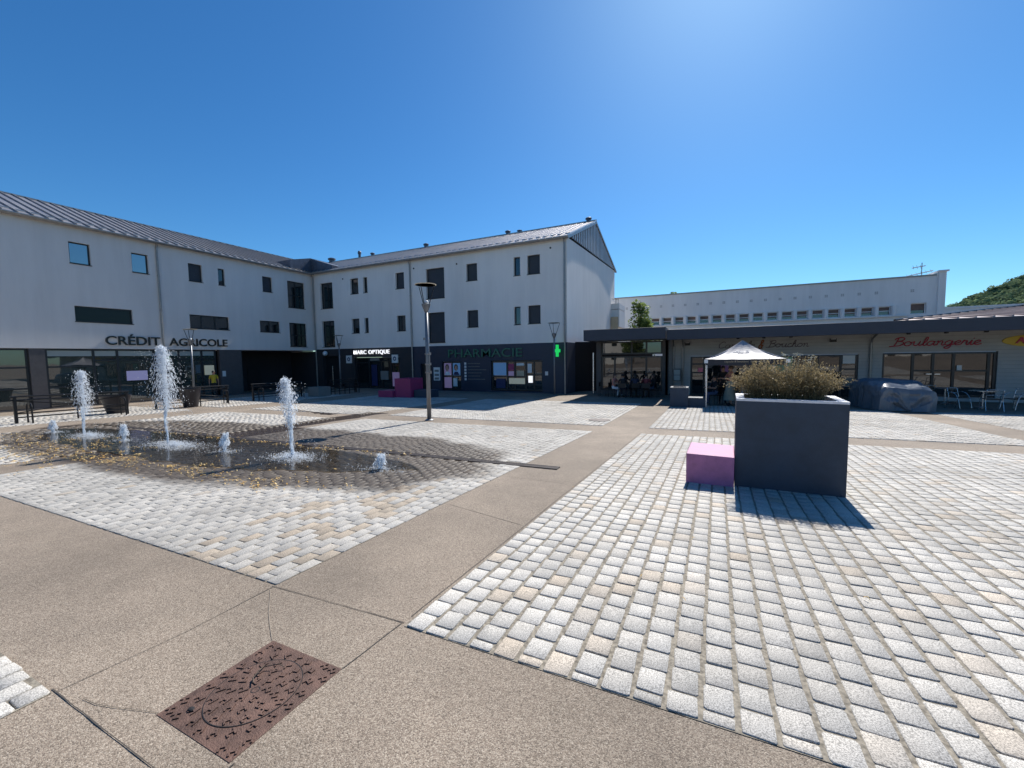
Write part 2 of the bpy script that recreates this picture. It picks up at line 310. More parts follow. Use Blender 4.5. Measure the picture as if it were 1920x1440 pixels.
# ------------------------------------------------------------------ mesh helpers
class MB:
    def __init__(s): s.v = []; s.f = []; s.m = []; s.tone = None
    def quad(s, *p, m=0):
        i = len(s.v); s.v += [tuple(q) for q in p]; s.f.append(tuple(range(i, i+len(p)))); s.m.append(m)
    def box(s, x0, x1, y0, y1, z0, z1, m=0, P=None):
        c = [(x0,y0,z0),(x1,y0,z0),(x1,y1,z0),(x0,y1,z0),(x0,y0,z1),(x1,y0,z1),(x1,y1,z1),(x0,y1,z1)]
        if P: c = [P(*q) for q in c]
        i = len(s.v); s.v += c
        for q in ((0,3,2,1),(4,5,6,7),(0,1,5,4),(1,2,6,5),(2,3,7,6),(3,0,4,7)):
            s.f.append(tuple(i+k for k in q)); s.m.append(m)
    def tube(s, pts, r, n=8, m=0, cap=True):
        pts = [Vector(p) for p in pts]; rs = r if isinstance(r, (list, tuple)) else [r]*len(pts)
        base = len(s.v); up = Vector((0, 0, 1)); prev = None
        for k, p in enumerate(pts):
            d = (pts[min(k+1, len(pts)-1)] - pts[max(k-1, 0)])
            d = d.normalized() if d.length > 1e-9 else up
            a = prev if prev is not None else (Vector((1, 0, 0)) if abs(d.z) > .9 else up)
            e1 = a - d*a.dot(d)
            if e1.length < 1e-6: e1 = Vector((0, 1, 0)) - d*d.y
            e1.normalize(); prev = e1; e2 = d.cross(e1)
            for j in range(n):
                t = 2*math.pi*j/n; q = p + (e1*math.cos(t) + e2*math.sin(t))*rs[k]; s.v.append(tuple(q))
        for k in range(len(pts)-1):
            for j in range(n):
                a0 = base+k*n+j; a1 = base+k*n+(j+1) % n
                s.f.append((a0, a1, a1+n, a0+n)); s.m.append(m)
        if cap:
            s.f.append(tuple(base+j for j in reversed(range(n)))); s.m.append(m)
            e = base+(len(pts)-1)*n; s.f.append(tuple(e+j for j in range(n))); s.m.append(m)
    def lathe(s, prof, c=(0, 0, 0), n=24, m=0, cap=True):
        base = len(s.v)
        for r, z in prof:
            for j in range(n):
                t = 2*math.pi*j/n; s.v.append((c[0]+r*math.cos(t), c[1]+r*math.sin(t), c[2]+z))
        for k in range(len(prof)-1):
            for j in range(n):
                a0 = base+k*n+j; a1 = base+k*n+(j+1) % n
                s.f.append((a0, a1, a1+n, a0+n)); s.m.append(m)
        if cap:
            s.f.append(tuple(base+j for j in reversed(range(n)))); s.m.append(m)
            e = base+(len(prof)-1)*n; s.f.append(tuple(e+j for j in range(n))); s.m.append(m)
    def prism(s, poly, fn, d0, d1, m=0):
        """2-D outline extruded between depths d0 and d1; fn(u, v, d) gives the point"""
        n = len(poly); i = len(s.v)
        s.v += [fn(u, v, d0) for u, v in poly] + [fn(u, v, d1) for u, v in poly]
        s.f.append(tuple(i+k for k in reversed(range(n)))); s.m.append(m)
        s.f.append(tuple(i+n+k for k in range(n))); s.m.append(m)
        for k in range(n):
            k2 = (k+1) % n; s.f.append((i+k, i+k2, i+n+k2, i+n+k)); s.m.append(m)
    def blob(s, c, r, m=0):
        i = len(s.v); x, y, z = c
        rx, ry, rz = r if isinstance(r, (tuple, list)) else (r, r, r)
        s.v += [(x+rx,y,z),(x-rx,y,z),(x,y+ry,z),(x,y-ry,z),(x,y,z+rz),(x,y,z-rz)]
        for q in ((0,2,4),(2,1,4),(1,3,4),(3,0,4),(2,0,5),(1,2,5),(3,1,5),(0,3,5)):
            s.f.append(tuple(i+k for k in q)); s.m.append(m)
    def sphere(s, c, r, n=10, k=6, m=0):
        rx, ry, rz = r if isinstance(r, (tuple, list)) else (r, r, r)
        base = len(s.v)
        for a in range(k+1):
            t = math.pi*(a/k-.5)
            for j in range(n):
                u = 2*math.pi*j/n
                s.v.append((c[0]+rx*math.cos(t)*math.cos(u), c[1]+ry*math.cos(t)*math.sin(u), c[2]+rz*math.sin(t)))
        for a in range(k):
            for j in range(n):
                a0 = base+a*n+j; a1 = base+a*n+(j+1) % n
                s.f.append((a0, a1, a1+n, a0+n)); s.m.append(m)
    def build(s, name, mats, parent=None, smooth=False, drape=False, kind=None, tone=None):
        me = bpy.data.meshes.new(name)
        v = s.v
        if drape: v = [(a, b, c+g(a, b)) for a, b, c in v]
        if parent is not None:
            o = WORLD_LOC.get(parent.name, Vector())
            v = [(a-o.x, b-o.y, c-o.z) for a, b, c in v]
        me.from_pydata(v, [], s.f)
        if not isinstance(mats, (list, tuple)): mats = [mats]
        for k in mats: me.materials.append(k)
        if len(mats) > 1: me.polygons.foreach_set('material_index', s.m)
        if smooth: me.polygons.foreach_set('use_smooth', [True]*len(me.polygons))
        if tone is not None:
            at = me.attributes.new('tone', 'FLOAT', 'FACE'); at.data.foreach_set('value', tone)
        me.update()
        ob = bpy.data.objects.new(name, me); COL.objects.link(ob)
        if parent is not None:
            ob.parent = parent
        if kind: ob['kind'] = kind
        WORLD_LOC[ob.name] = WORLD_LOC.get(parent.name, Vector()).copy() if parent is not None else Vector()
        return ob
WORLD_LOC = {}
def tag(o, label, cat, group=None):
    o['label'] = label; o['category'] = cat
    if group: o['group'] = group
    return o
def thing(name, label, cat, loc=(0, 0, 0), group=None):
    o = bpy.data.objects.new(name, None); COL.objects.link(o); o.location = loc
    o.empty_display_size = .3
    WORLD_LOC[o.name] = Vector(loc)
    return tag(o, label, cat, group)
def dup(root, loc, rotz, label, group=None):
    r = root.copy(); COL.objects.link(r); r.location = loc; r.rotation_euler = (0, 0, rotz); r['label'] = label
    if group: r['group'] = group
    for ch in list(root.children):
        c = ch.copy(); COL.objects.link(c); c.parent = r
        for k in list(ch.children):
            d = k.copy(); COL.objects.link(d); d.parent = c
    return r
def bevel(o, w=.01, seg=2):
    md = o.modifiers.new('bevel', 'BEVEL'); md.width = w; md.segments = seg; md.limit_method = 'ANGLE'
    return o

# façade frames: (u to the right, z up, d towards the viewer)
def FACE_BANK(u, z, d): return (-30.1+d, u, z)
def FACE_CENTRE(u, z, d): return (u, 24.2-d, z)
def FACE_SHOPS(u, z, d): return (u, 25.5-d, z)
def FACE_BOX(u, z, d): return (u, 25.0-d, z)
def FACE_SCHOOL(u, z, d): return (u, 50.0-d, z)
def fbox(mb, F, u0, u1, z0, z1, d0, d1, m=0): mb.box(u0, u1, -d1, -d0, z0, z1, m, P=lambda u, nd, z: F(u, z, -nd))
def wall_holes(mb, F, u0, u1, z0, z1, holes, depth, m=0, mr=None):
    us = sorted({u0, u1, *[h[0] for h in holes], *[h[1] for h in holes]}); zs = sorted({z0, z1, *[h[2] for h in holes], *[h[3] for h in holes]})
    us = [u for u in us if u0 <= u <= u1]; zs = [z for z in zs if z0 <= z <= z1]
    for a, b in zip(us, us[1:]):
        for c, d in zip(zs, zs[1:]):
            mu, mz = (a+b)/2, (c+d)/2
            if any(h[0] < mu < h[1] and h[2] < mz < h[3] for h in holes): continue
            mb.quad(F(a, c, 0), F(b, c, 0), F(b, d, 0), F(a, d, 0), m=m)
    mr = m if mr is None else mr
    for h in holes:
        a, b, c, d = h
        mb.quad(F(a, c, 0), F(a, d, 0), F(a, d, -depth), F(a, c, -depth), m=mr)
        mb.quad(F(b, d, 0), F(b, c, 0), F(b, c, -depth), F(b, d, -depth), m=mr)
        mb.quad(F(a, d, 0), F(b, d, 0), F(b, d, -depth), F(a, d, -depth), m=mr)
        mb.quad(F(b, c, 0), F(a, c, 0), F(a, c, -depth), F(b, c, -depth), m=mr)
def window(root, F, u0, u1, z0, z1, depth, kind='shut', mull=(), trans=(), sill=True, fm='anth'):
    w = MB(); t = .055; d0, d1 = -depth-.02, -depth+.05
    fbox(w, F, u0, u0+t, z0, z1, d0, d1); fbox(w, F, u1-t, u1, z0, z1, d0, d1)
    fbox(w, F, u0+t, u1-t, z0, z0+t, d0, d1); fbox(w, F, u0+t, u1-t, z1-t, z1, d0, d1)
    for q in mull: fbox(w, F, q-.03, q+.03, z0+t, z1-t, d0, d1-.004)
    for q in trans: fbox(w, F, u0+t, u1-t, q-.03, q+.03, d0, d1-.008)
    wo = w.build('window', X[fm], root)
    p = MB(); fbox(p, F, u0+t*.6, u1-t*.6, z0+t*.6, z1-t*.6, d0-.01, -depth+.012)
    p.build('shutter' if kind == 'shut' else 'pane', X['shut'] if kind == 'shut' else X['glassb'] if kind == 'sky' else X['glassd'] if kind == 'dim' else X['glass'], wo)
    if sill:
        s = MB(); fbox(s, F, u0-.03, u1+.03, z0-.035, z0-.001, -depth+.05, .035); s.build('sill', X['anth'], wo)
    return wo

def text_obj(body, F, u0, u1, z0, z1, d0, depth, material, name, parent=None, shear=0., bold=0., spacing=1., mats=None):
    cu = bpy.data.curves.new('lettering', 'FONT'); cu.body = body; cu.extrude = .5; cu.shear = shear; cu.offset = bold; cu.space_character = spacing
    cu.resolution_u = 4
    ob = bpy.data.objects.new('lettering', cu); COL.objects.link(ob)
    bpy.context.view_layer.update()
    me = bpy.data.meshes.new_from_object(ob.evaluated_get(bpy.context.evaluated_depsgraph_get()))
    bpy.data.objects.remove(ob); bpy.data.curves.remove(cu)
    co = np.array([v.co[:] for v in me.vertices])
    lo, hi = co.min(0), co.max(0)
    for v, c in zip(me.vertices, co):
        u = u0+(c[0]-lo[0])/(hi[0]-lo[0])*(u1-u0); z = z0+(c[1]-lo[1])/(hi[1]-lo[1])*(z1-z0); d = d0+(c[2]-lo[2])/(hi[2]-lo[2])*depth
        o = WORLD_LOC.get(parent.name, Vector()) if parent is not None else Vector()
        p = F(u, z, d); v.co = (p[0]-o.x, p[1]-o.y, p[2]-o.z)
    me.materials.clear(); me.materials.append(material)
    for p in me.polygons: p.material_index = 0
    me.name = name
    no = bpy.data.objects.new(name, me); COL.objects.link(no)
    WORLD_LOC[no.name] = Vector()
    if parent is not None: no.parent = parent
    return no

# hand-drawn script letters (strokes on a unit x-height)
SCRIPT = {
 'a': (1.0, [[(.75,.8),(.45,1),(.1,.75),(.05,.3),(.3,0),(.6,.25),(.78,.95),(.72,.3),(.85,.02),(1.05,.2)]]),
 'o': (.95, [[(.5,1),(.15,.85),(.05,.4),(.3,0),(.65,.15),(.75,.6),(.5,1),(.62,.82),(1.0,.85)]]),
 'u': (1.0, [[(0,.75),(.12,1),(.1,.4),(.3,0),(.6,.3),(.72,1),(.68,.3),(.8,0),(1.05,.2)]]),
 'l': (.5, [[(0,.15),(.35,1.0),(.42,1.8),(.25,1.85),(.15,1.2),(.15,.3),(.3,0),(.55,.2)]]),
 'n': (.86, [[(0,.8),(.12,1),(.12,0)], [(.12,.5),(.4,1),(.58,.85),(.58,.25),(.7,0),(.9,.2)]]),
 'g': (.95, [[(.7,.8),(.4,1),(.08,.7),(.08,.25),(.35,0),(.62,.3),(.72,1),(.68,-.4),(.4,-.75),(.12,-.5),(.6,-.02),(1.0,.25)]]),
 'e': (.74, [[(0,.2),(.4,.5),(.6,.8),(.4,1),(.1,.7),(.1,.25),(.35,0),(.78,.22)]]),
 'r': (.76, [[(0,.2),(.2,1.05),(.25,.85),(.5,.9),(.5,.3),(.62,0),(.8,.2)]]),
 'i': (.46, [[(0,.2),(.2,1),(.18,.25),(.3,0),(.5,.2)], [(.3,1.4),(.33,1.5)]]),
 'p': (.88, [[(0,.8),(.15,1),(.1,-.8)], [(.12,.5),(.4,1),(.7,.8),(.65,.2),(.4,0),(.12,.15)], [(.6,.08),(.92,.2)]]),
 's': (.62, [[(0,.2),(.3,.6),(.4,1.05),(.36,.75),(.52,.3),(.3,0),(.08,.12)], [(.42,.05),(.66,.2)]]),
 'c': (.7, [[(.6,.8),(.4,1),(.1,.7),(.08,.25),(.35,0),(.74,.22)]]),
 'h': (.84, [[(0,.2),(.35,1.2),(.4,1.8),(.24,1.85),(.15,1.2),(.12,0)], [(.12,.5),(.4,1),(.55,.8),(.55,.2),(.68,0),(.88,.2)]]),
 'B': (1.2, [[(.38,1.85),(.3,.9),(.18,.05)], [(0,1.5),(.3,1.88),(.85,1.95),(1.05,1.6),(.8,1.15),(.42,1.05),(.9,1.0),(1.12,.6),(.85,.1),(.3,0),(-.35,-.08)]]),
 'C': (1.12, [[(1.0,1.6),(.75,1.95),(.3,1.6),(.1,.8),(.35,.05),(.75,.08),(1.12,.3)]]),
 '&': (1.2, [[(1.0,.0),(.5,.9),(.3,1.5),(.55,1.85),(.78,1.5),(.3,.85),(.1,.4),(.38,0),(.75,.2),(.98,.8)]]),
 ' ': (.6, []),
}
def catmull(pts, k=4):
    if len(pts) < 3: return pts
    P = [pts[0]]+pts+[pts[-1]]; out = []
    for i in range(1, len(P)-2):
        for j in range(k):
            t = j/k; q = []
            for a in range(len(pts[0])):
                p0, p1, p2, p3 = P[i-1][a], P[i][a], P[i+1][a], P[i+2][a]
                q.append(.5*((2*p1)+(-p0+p2)*t+(2*p0-5*p1+4*p2-p3)*t*t+(-p0+3*p1-3*p2+p3)*t**3))
            out.append(tuple(q))
    out.append(pts[-1]); return out
def script_mb(mb, word, F, u0, u1, z0, xh, d, r, shear=.28, m=0):
    w = sum(SCRIPT[c][0] for c in word); sx = (u1-u0)/w; pen = 0
    for ch in word:
        adv, strokes = SCRIPT[ch]
        for st in strokes:
            pts = catmull(st, 4)
            mb.tube([F(u0+(pen+a)*sx+b*xh*shear, z0+b*xh, d) for a, b in pts], r, 6, m)
        pen += adv

# scatter of small leaf faces around centres; faces hold their own tone
def leaf_cloud(mb, tones, centres, n, size, spread, tone0, toner, seed=1):
    r = random.Random(seed)
    for (cx, cy, cz, rad) in centres:
        t0 = tone0+r.uniform(-toner, toner)
        for _ in range(int(n*rad*rad)):
            while True:
                p = Vector((r.uniform(-1, 1), r.uniform(-1, 1), r.uniform(-1, 1)))
                if .35 < p.length < 1: break
            q = Vector((cx, cy, cz))+Vector((p.x*rad, p.y*rad, p.z*rad*spread))
            a = Vector((r.uniform(-1, 1), r.uniform(-1, 1), r.uniform(-.6, .6))).normalized()
            b = a.cross(Vector((r.uniform(-1, 1), r.uniform(-1, 1), r.uniform(-1, 1)))).normalized()
            s = size*r.uniform(.6, 1.4)
            mb.quad(q-a*s, q+b*s*.5, q+a*s, q-b*s*.5)
            tones.append(min(1, max(0, t0+r.uniform(-.25, .25)+p.z*.15)))
# ------------------------------------------------------------------ ground, setts, joints
def np_mesh(name, verts, loops, starts, totals, mats, midx=None, attrs=None, kind='structure'):
    me = bpy.data.meshes.new(name)
    me.vertices.add(len(verts)); me.vertices.foreach_set('co', np.asarray(verts, np.float32).ravel())
    me.loops.add(len(loops)); me.loops.foreach_set('vertex_index', np.asarray(loops, np.int32))
    me.polygons.add(len(starts)); me.polygons.foreach_set('loop_start', np.asarray(starts, np.int32))
    for k in mats: me.materials.append(k)
    if midx is not None: me.polygons.foreach_set('material_index', np.asarray(midx, np.int32))
    for nm, a in (attrs or {}).items():
        at = me.attributes.new(nm, 'FLOAT', 'FACE'); at.data.foreach_set('value', np.asarray(a, np.float32))
    me.update(calc_edges=True); me.validate()
    ob = bpy.data.objects.new(name, me); COL.objects.link(ob)
    if kind: ob['kind'] = kind
    return ob

def grid_sheet(name, xs, ys, dz, material, kind='structure'):
    xs, ys = np.asarray(xs, float), np.asarray(ys, float)
    gx, gy = np.meshgrid(xs, ys); z = G(gx, gy)+dz
    v = np.stack([gx, gy, z], -1).reshape(-1, 3); nx, ny = len(xs), len(ys)
    i = (np.arange(ny-1)[:, None]*nx+np.arange(nx-1)[None]).ravel()
    q = np.stack([i, i+1, i+1+nx, i+nx], 1)
    return np_mesh(name, v, q.ravel(), np.arange(len(q))*4, None, [material], kind=kind)

near = np.arange(-46, 34.01, .5); neary = np.arange(-14, 44.01, .5)
grid_sheet('ground', np.r_[-900, -400, -150, -80, near, 60, 120, 400, 900], np.r_[-900, -400, -150, -60, neary, 80, 200, 500, 900], 0, X['concrete'])

rs = np.random.RandomState(3)
def sett_field(name, x0, x1, y0, y1, cw, cl, joint, shear=0., anchor='L', lod=True, holes=(), warm=.1, warmfn=None, tb=1.0, hf=1.0):
    n = int((x1-x0)/cw)+4
    C = []
    for i in range(n):
        xa = (x0+i*cw) if anchor == 'L' else (x1-(i+1)*cw)
        wv = cw
        y = y0-(cl*.5 if i % 2 else 0)-rs.rand()*.02
        while y < y1:
            L = cl*rs.uniform(.93, 1.07)
            a, b = max(y, y0), min(y+L, y1)
            y += L
            if b-a < cl*.28: continue
            ym = (a+b)/2; xs_ = xa+shear*ym
            xl, xr = xs_, xs_+wv
            if anchor == 'L' and xr > x1: xr = x1
            if anchor == 'R' and xl < x0: xl = x0
            if xr-xl < cw*.3: continue
            xm = (xl+xr)/2
            if any(h(xm, ym) for h in holes): continue
            C.append((xm, ym, (xr-xl-joint)/2, (b-a-joint*.55)/2))
    C = np.array(C); N = len(C)
    hx = C[:, 2]*rs.uniform(.93, 1.03, N); hy = C[:, 3]*rs.uniform(.965, 1.03, N)
    top = (.0095+rs.uniform(0, .005, N))*hf; tx = rs.normal(0, .008, N); ty = rs.normal(0, .008, N)
    rot = rs.normal(0, .018, N)
    if lod:
        c = rs.uniform(.07, .17, (N, 1))
        ux = np.concatenate([-1+c, 1-c, 1+0*c, 1+0*c, 1-c, -1+c, -1+0*c, -1+0*c], 1); uy = np.concatenate([-1+0*c, -1+0*c, -1+c, 1-c, 1+0*c, 1+0*c, 1-c, -1+c], 1)
        ux = ux*(1+rs.normal(0, .022, ux.shape)); uy = uy*(1+rs.normal(0, .022, uy.shape))
    else:
        ux = np.tile([[-1., 1, 1, -1]], (N, 1)); uy = np.tile([[-1., -1, 1, 1]], (N, 1))
    K = ux.shape[1]
    def ring(gr, dz):
        lx, ly = ux*(hx[:, None]+gr), uy*(hy[:, None]+gr)
        X_ = C[:, 0:1]+lx*np.cos(rot)[:, None]-ly*np.sin(rot)[:, None]; Y_ = C[:, 1:2]+lx*np.sin(rot)[:, None]+ly*np.cos(rot)[:, None]
        return np.stack([X_, Y_, G(X_, Y_)+dz+tx[:, None]*lx+ty[:, None]*ly], -1)
    rings = [ring(-.0025, top[:, None]), ring(0, top[:, None]-.003*hf), ring(.001, -.004+0*top[:, None])] if lod else [ring(-.002, top[:, None]), ring(.002, -.004+0*top[:, None])]
    V = np.concatenate(rings, 1).reshape(-1, 3)     # per sett: K*len(rings)
    nr = len(rings); S = K*nr; base = (np.arange(N)*S)[:, None]
    loops = [base+np.arange(K)[None]]; tot = [np.full((N, 1), K)]
    for k in range(nr-1):
        for j in range(K):
            j2 = (j+1) % K
            loops.append(base+np.array([[(k+1)*K+j, (k+1)*K+j2, k*K+j2, k*K+j]])); tot.append(np.full((N, 1), 4))
    L = np.concatenate(loops, 1).ravel(); T = np.concatenate(tot, 1); st = np.concatenate([[0], np.cumsum(T.ravel())[:-1]])
    tone = rs.normal(1.0, .05, N)*tb; tone = np.where(rs.rand(N) < .08, tone*.87, tone)
    wm = np.where(rs.rand(N) < warm, rs.uniform(.25, .85, N), rs.uniform(0, .12, N))
    if warmfn is not None: wm = np.maximum(wm, warmfn(C[:, 0], C[:, 1]))
    F = T.shape[1]; tone = np.repeat(tone, F); wm = np.repeat(wm, F)
    # sandy joint bed under the stones
    gx = np.arange(x0-.0, x1+.26, .25); gx[-1] = x1; gy = np.arange(y0, y1+.26, .25); gy[-1] = y1
    mx, my = np.meshgrid(gx, gy)
    t = (mx-x0)/(x1-x0)
    mx = mx+shear*my*((1-t) if anchor == 'L' else t)
    jv = np.stack([mx, my, G(mx, my)+.003], -1).reshape(-1, 3); nx, ny = len(gx), len(gy)
    i = (np.arange(ny-1)[:, None]*nx+np.arange(nx-1)[None]).ravel(); q = np.stack([i, i+1, i+1+nx, i+nx], 1)+len(V)
    V = np.concatenate([V, jv]); st = np.concatenate([st, len(L)+np.arange(len(q))*4]); L = np.concatenate([L, q.ravel()])
    mi = np.concatenate([np.zeros(N*F), np.ones(len(q))]); tone = np.concatenate([tone, np.ones(len(q))]); wm = np.concatenate([wm, np.zeros(len(q))])
    return np_mesh(name, V, L, st, None, [X['sett'], X['joint']], mi, dict(tone=tone, warm=wm))

in_drain = lambda x, y: 6.17 < y < 6.36
def orange_patch(x, y):
    d = np.abs(x-KB*y+3.75)+np.abs(y-2.9)*.45
    return np.where((d < .95) & (np.random.RandomState(5).rand(len(x)) < .38), .95, 0)
sett_field('cobble_paving', -1.75, 6.55, 1.9, 10.65, .155, .165, .021, KB, 'L', True, warm=.13, hf=.8)
sett_field('cobble_paving', -10.85, -3.0, 1.9, 10.65,   .131, .205, .0085, KB, 'R', True, tb=.87, hf=.66, holes=(in_drain,), warm=.03, warmfn=orange_patch)
sett_field('cobble_paving', -10.85, -2.98, -2.0, .74, .131, .205, .012, 0, 'R', True, warm=.05)
sett_field('cobble_paving', -19.0, -12.05, 1.9, 10.4, .145, .19, .014, 0, 'R', False, holes=(in_drain,), warm=.1)
sett_field('cobble_paving', -27.0, -21.3, 1.0, 10.4, .16, .17, .016, 0, 'L', False, warm=.08)
sett_field('cobble_paving', -19.0, -12.05, 11.6, 19.7, .16, .17, .016, 0, 'L', False)
sett_field('cobble_paving', -27.0, -21.3, 11.6, 19.7, .16, .17, .016, 0, 'L', False)
sett_field('cobble_paving', -10.85, -2.75, 11.8, 19.7, .16, .17, .016, KB*.4, 'R', False, warm=.05)
sett_field('cobble_paving', -1.55, 6.55, 11.8, 19.7, .155, .165, .016, KB*.6, 'L', False, warm=.08)
sett_field('cobble_paving', 7.6, 15.6, 1.9, 10.65, .155, .165, .016, 0, 'L', False)
sett_field('cobble_paving', 7.6, 15.6, 11.8, 19.7, .155, .165, .016, 0, 'L', False)
sett_field('cobble_paving', 16.8, 24.0, 11.8, 19.7, .16, .17, .016, 0, 'L', False)

# thin joints sawn or grown across the concrete slabs
def ribbon(mb, pts, w, dz=.004, wob=.004):
    pts = [Vector((a, b, 0)) for a, b in pts]; fine = []
    for p, q in zip(pts, pts[1:]):
        k = max(1, int((q-p).length/.12))
        fine += [p.lerp(q, i/k) for i in range(k)]
    fine.append(pts[-1]); L_ = []
    for i, p in enumerate(fine):
        d = (fine[min(i+1, len(fine)-1)]-fine[max(i-1, 0)]).normalized(); nrm = Vector((-d.y, d.x, 0))
        ww = w*rnd.uniform(.6, 1.25)/2; p = p+nrm*rnd.uniform(-wob, wob)*.5
        L_.append((p+nrm*ww, p-nrm*ww))
    for (a, b), (c, d) in zip(L_, L_[1:]):
        mb.quad((a.x, a.y, g(a.x, a.y)+dz), (b.x, b.y, g(b.x, b.y)+dz), (d.x, d.y, g(d.x, d.y)+dz), (c.x, c.y, g(c.x, c.y)+dz))
mb = MB()
ribbon(mb, [(-2.94, 1.88), (-1.70, 1.93)], .006)
ribbon(mb, [(-1.71, 1.92), (-1.74, 1.47)], .007); ribbon(mb, [(-1.72, .9), (-1.70, -1.5)], .006)
ribbon(mb, [(-2.92, 1.87), (-2.91, 1.3), (-2.97, .76)], .005)
ribbon(mb, [(-3.02, .75), (-2.03, .75), (3, .74)], .0055)
ribbon(mb, [(-2.32, .9), (-2.67, .8), (-2.78, .79)], .003)
ribbon(mb, [(-2.97+.0, 1.95), (-2.6, 10.6)], .005); ribbon(mb, [(-1.70, 2.0), (-1.36, 10.6)], .006)
mb.build('paving_joints', X['crack'], kind='structure')
mb = MB()
ribbon(mb, [(-2.90, 1.84), (-2.62, 1.64), (-2.33, 1.47)], .005)
ribbon(mb, [(-2.75, 4.02), (-1.66, 3.75)], .009); ribbon(mb, [(-2.72, 5.5), (-1.55, 5.45)], .008)
mb.build('paving_joints', X['crackl'], kind='structure')

# drain channel
t = thing('drain_channel', 'long dark slotted drain channel crossing the setts behind the fountain jets', 'drain', (-9.5, 6.26, g(-9.5, 6.26)))
mb = MB(); n = 60
xs_ = np.linspace(-17.1, -2.1, n+1)
for a, b in zip(xs_, xs_[1:]): mb.quad((a, 6.18, .006), (b, 6.18, .006), (b, 6.35, .006), (a, 6.35, .006))
mb.build('trough', X['dark'], t, drape=True)
mb = MB()
for a, b in zip(xs_, xs_[1:]):
    for y0 in (6.18, 6.335): mb.box(a, b, y0, y0+.015, .004, .018)
    k = 7
    for j in range(k):
        u = a+(b-a)*j/k; mb.box(u, u+(b-a)/k*.5, 6.195, 6.335, .004, .016)
mb.build('grating', X['iron'], t, drape=True)

# rusty manhole cover in the concrete
def zed(mb, cx, cy, ang, s, z0, z1):
    ca, sa = math.cos(ang), math.sin(ang)
    def P(x, y, z): return (cx+(x*ca-y*sa)*s, cy+(x*sa+y*ca)*s, z)
    mb.prism([(-.55,.5),(.55,.5),(.55,.28),(.12,.28),(.12,-.28),(.55,-.28),(.55,-.5),(-.12,-.5),(-.12,.28),(-.55,.28)], P, z0, z1)
MX, MY, HS = -2.03, 1.18, .288
t = thing('manhole_cover', 'square rusty cast iron manhole cover with a round lid of raised zigzag marks', 'manhole cover', (MX, MY, g(MX, MY)))
mb = MB(); mb.box(MX-HS, MX+HS, MY-HS, MY+HS, -.03, .0025); mb.build('frame', X['rust'], t, drape=True)
mb = MB()
for k in range(48):
    a, b = 2*math.pi*k/48, 2*math.pi*(k+1)/48
    P_ = lambda r, q, z: (MX+r*math.cos(q), MY+r*math.sin(q), z)
    mb.quad(P_(.2125, a, .0052), P_(.2165, a, .0052), P_(.2165, b, .0052), P_(.2125, b, .0052))
    mb.quad(P_(.017, a, .0052), P_(.021, a, .0052), P_(.021, b, .0052), P_(.017, b, .0052))
mb.build('rim', X['dark'], t, drape=True)
mb = MB()
for k in range(48):
    a, b = 2*math.pi*k/48, 2*math.pi*(k+1)/48
    mb.quad((MX, MY, .0045), (MX+.2135*math.cos(a), MY+.2135*math.sin(a), .0045), (MX+.2135*math.cos(b), MY+.2135*math.sin(b), .0045))
lid = mb.build('lid', X['rust'], t, drape=True)
mb = MB()
for r, n in ((.062, 6), (.122, 11), (.182, 16)):
    for k in range(n):
        q = 2*math.pi*(k+.3*n % 1)/n+r*9; zed(mb, MX+r*math.cos(q), MY+r*math.sin(q), q+.6, .036, .0040, .0095)
for k in range(20):
    q = 2*math.pi*k/20; r = .249; zed(mb, MX+r*math.cos(q), MY+r*math.sin(q), q+.6, .036, .0020, .0080)
for sx in (-1, 1):
    for sy in (-1, 1):
        for a, b in ((.252, .252), (.258, .19), (.19, .258)): zed(mb, MX+sx*a, MY+sy*b, sx*sy*.8, .036, .0020, .0080)
mb.build('tread', X['rust'], t, drape=True)
mb = MB(); mb.sphere((MX-.165, MY-.205, .008), (.018, .014, .006), 10, 4); mb.build('lifting_hole', X['dark'], t, drape=True)
t = MB(); t.tube([(MX-.105, MY+.115, .02), (MX-.085, MY+.075, .028), (MX-.075, MY+.035, .018), (MX-.035, MY+.012, .022)], [.003, .004, .004, .003], 5)
t.tube([(MX-.1, MY+.11, .02), (MX-.03, MY+.15, .03), (MX+.005, MY+.155, .018)], [.003, .0025, .002], 5)
tag(t.build('twig', X['bark'], drape=True), 'small dry bent twig lying on the rusty manhole lid', 'twig')
t = thing('manhole_cover', 'round grey manhole cover in the setts beside the concrete band', 'manhole cover', (-2.95, 13.05, g(-2.95, 13.05)))
mb = MB(); mb.lathe([(.36, .01), (.36, .022), (.33, .022), (.33, .018)], (-2.95, 13.05, 0), 28); mb.build('frame', X['iron'], t, drape=True)
mb = MB(); mb.lathe([(.325, .012), (.325, .024), (.05, .026)], (-2.95, 13.05, 0), 28); mb.build('lid', X['iron'], t, drape=True)

# ------------------------------------------------------------------ fountain
wr = random.Random(11)
mb = MB(); cxs = np.linspace(-18.6, -3.9, 100)
rows = 10
def film_edges(x):
    u = (x+11.3)/7.5
    w = max(0., 1-abs(u)**3.2)
    n1 = mnoise.noise(Vector((x*.9, 0, 3)))*.25+mnoise.noise(Vector((x*3, 0, 9)))*.1
    n2 = mnoise.noise(Vector((x*.9, 5, 3)))*.12
    return 6.12-1.35*(1-w**.5)+n2*(1-w), 6.12-2.15*w**.6+n1
for a, b in zip(cxs, cxs[1:]):
    ta, ba = film_edges(a); tb, bb = film_edges(b)
    ba, bb = min(ba, ta-.02), min(bb, tb-.02)
    for k in range(rows):
        f0, f1 = k/rows, (k+1)/rows
        mb.quad((a, ba+(ta-ba)*f0, .0195), (b, bb+(tb-bb)*f0, .0195), (b, bb+(tb-bb)*f1, .0195), (a, ba+(ta-ba)*f1, .0195))
mb.build('water', X['film'], drape=True, kind='structure', smooth=True)

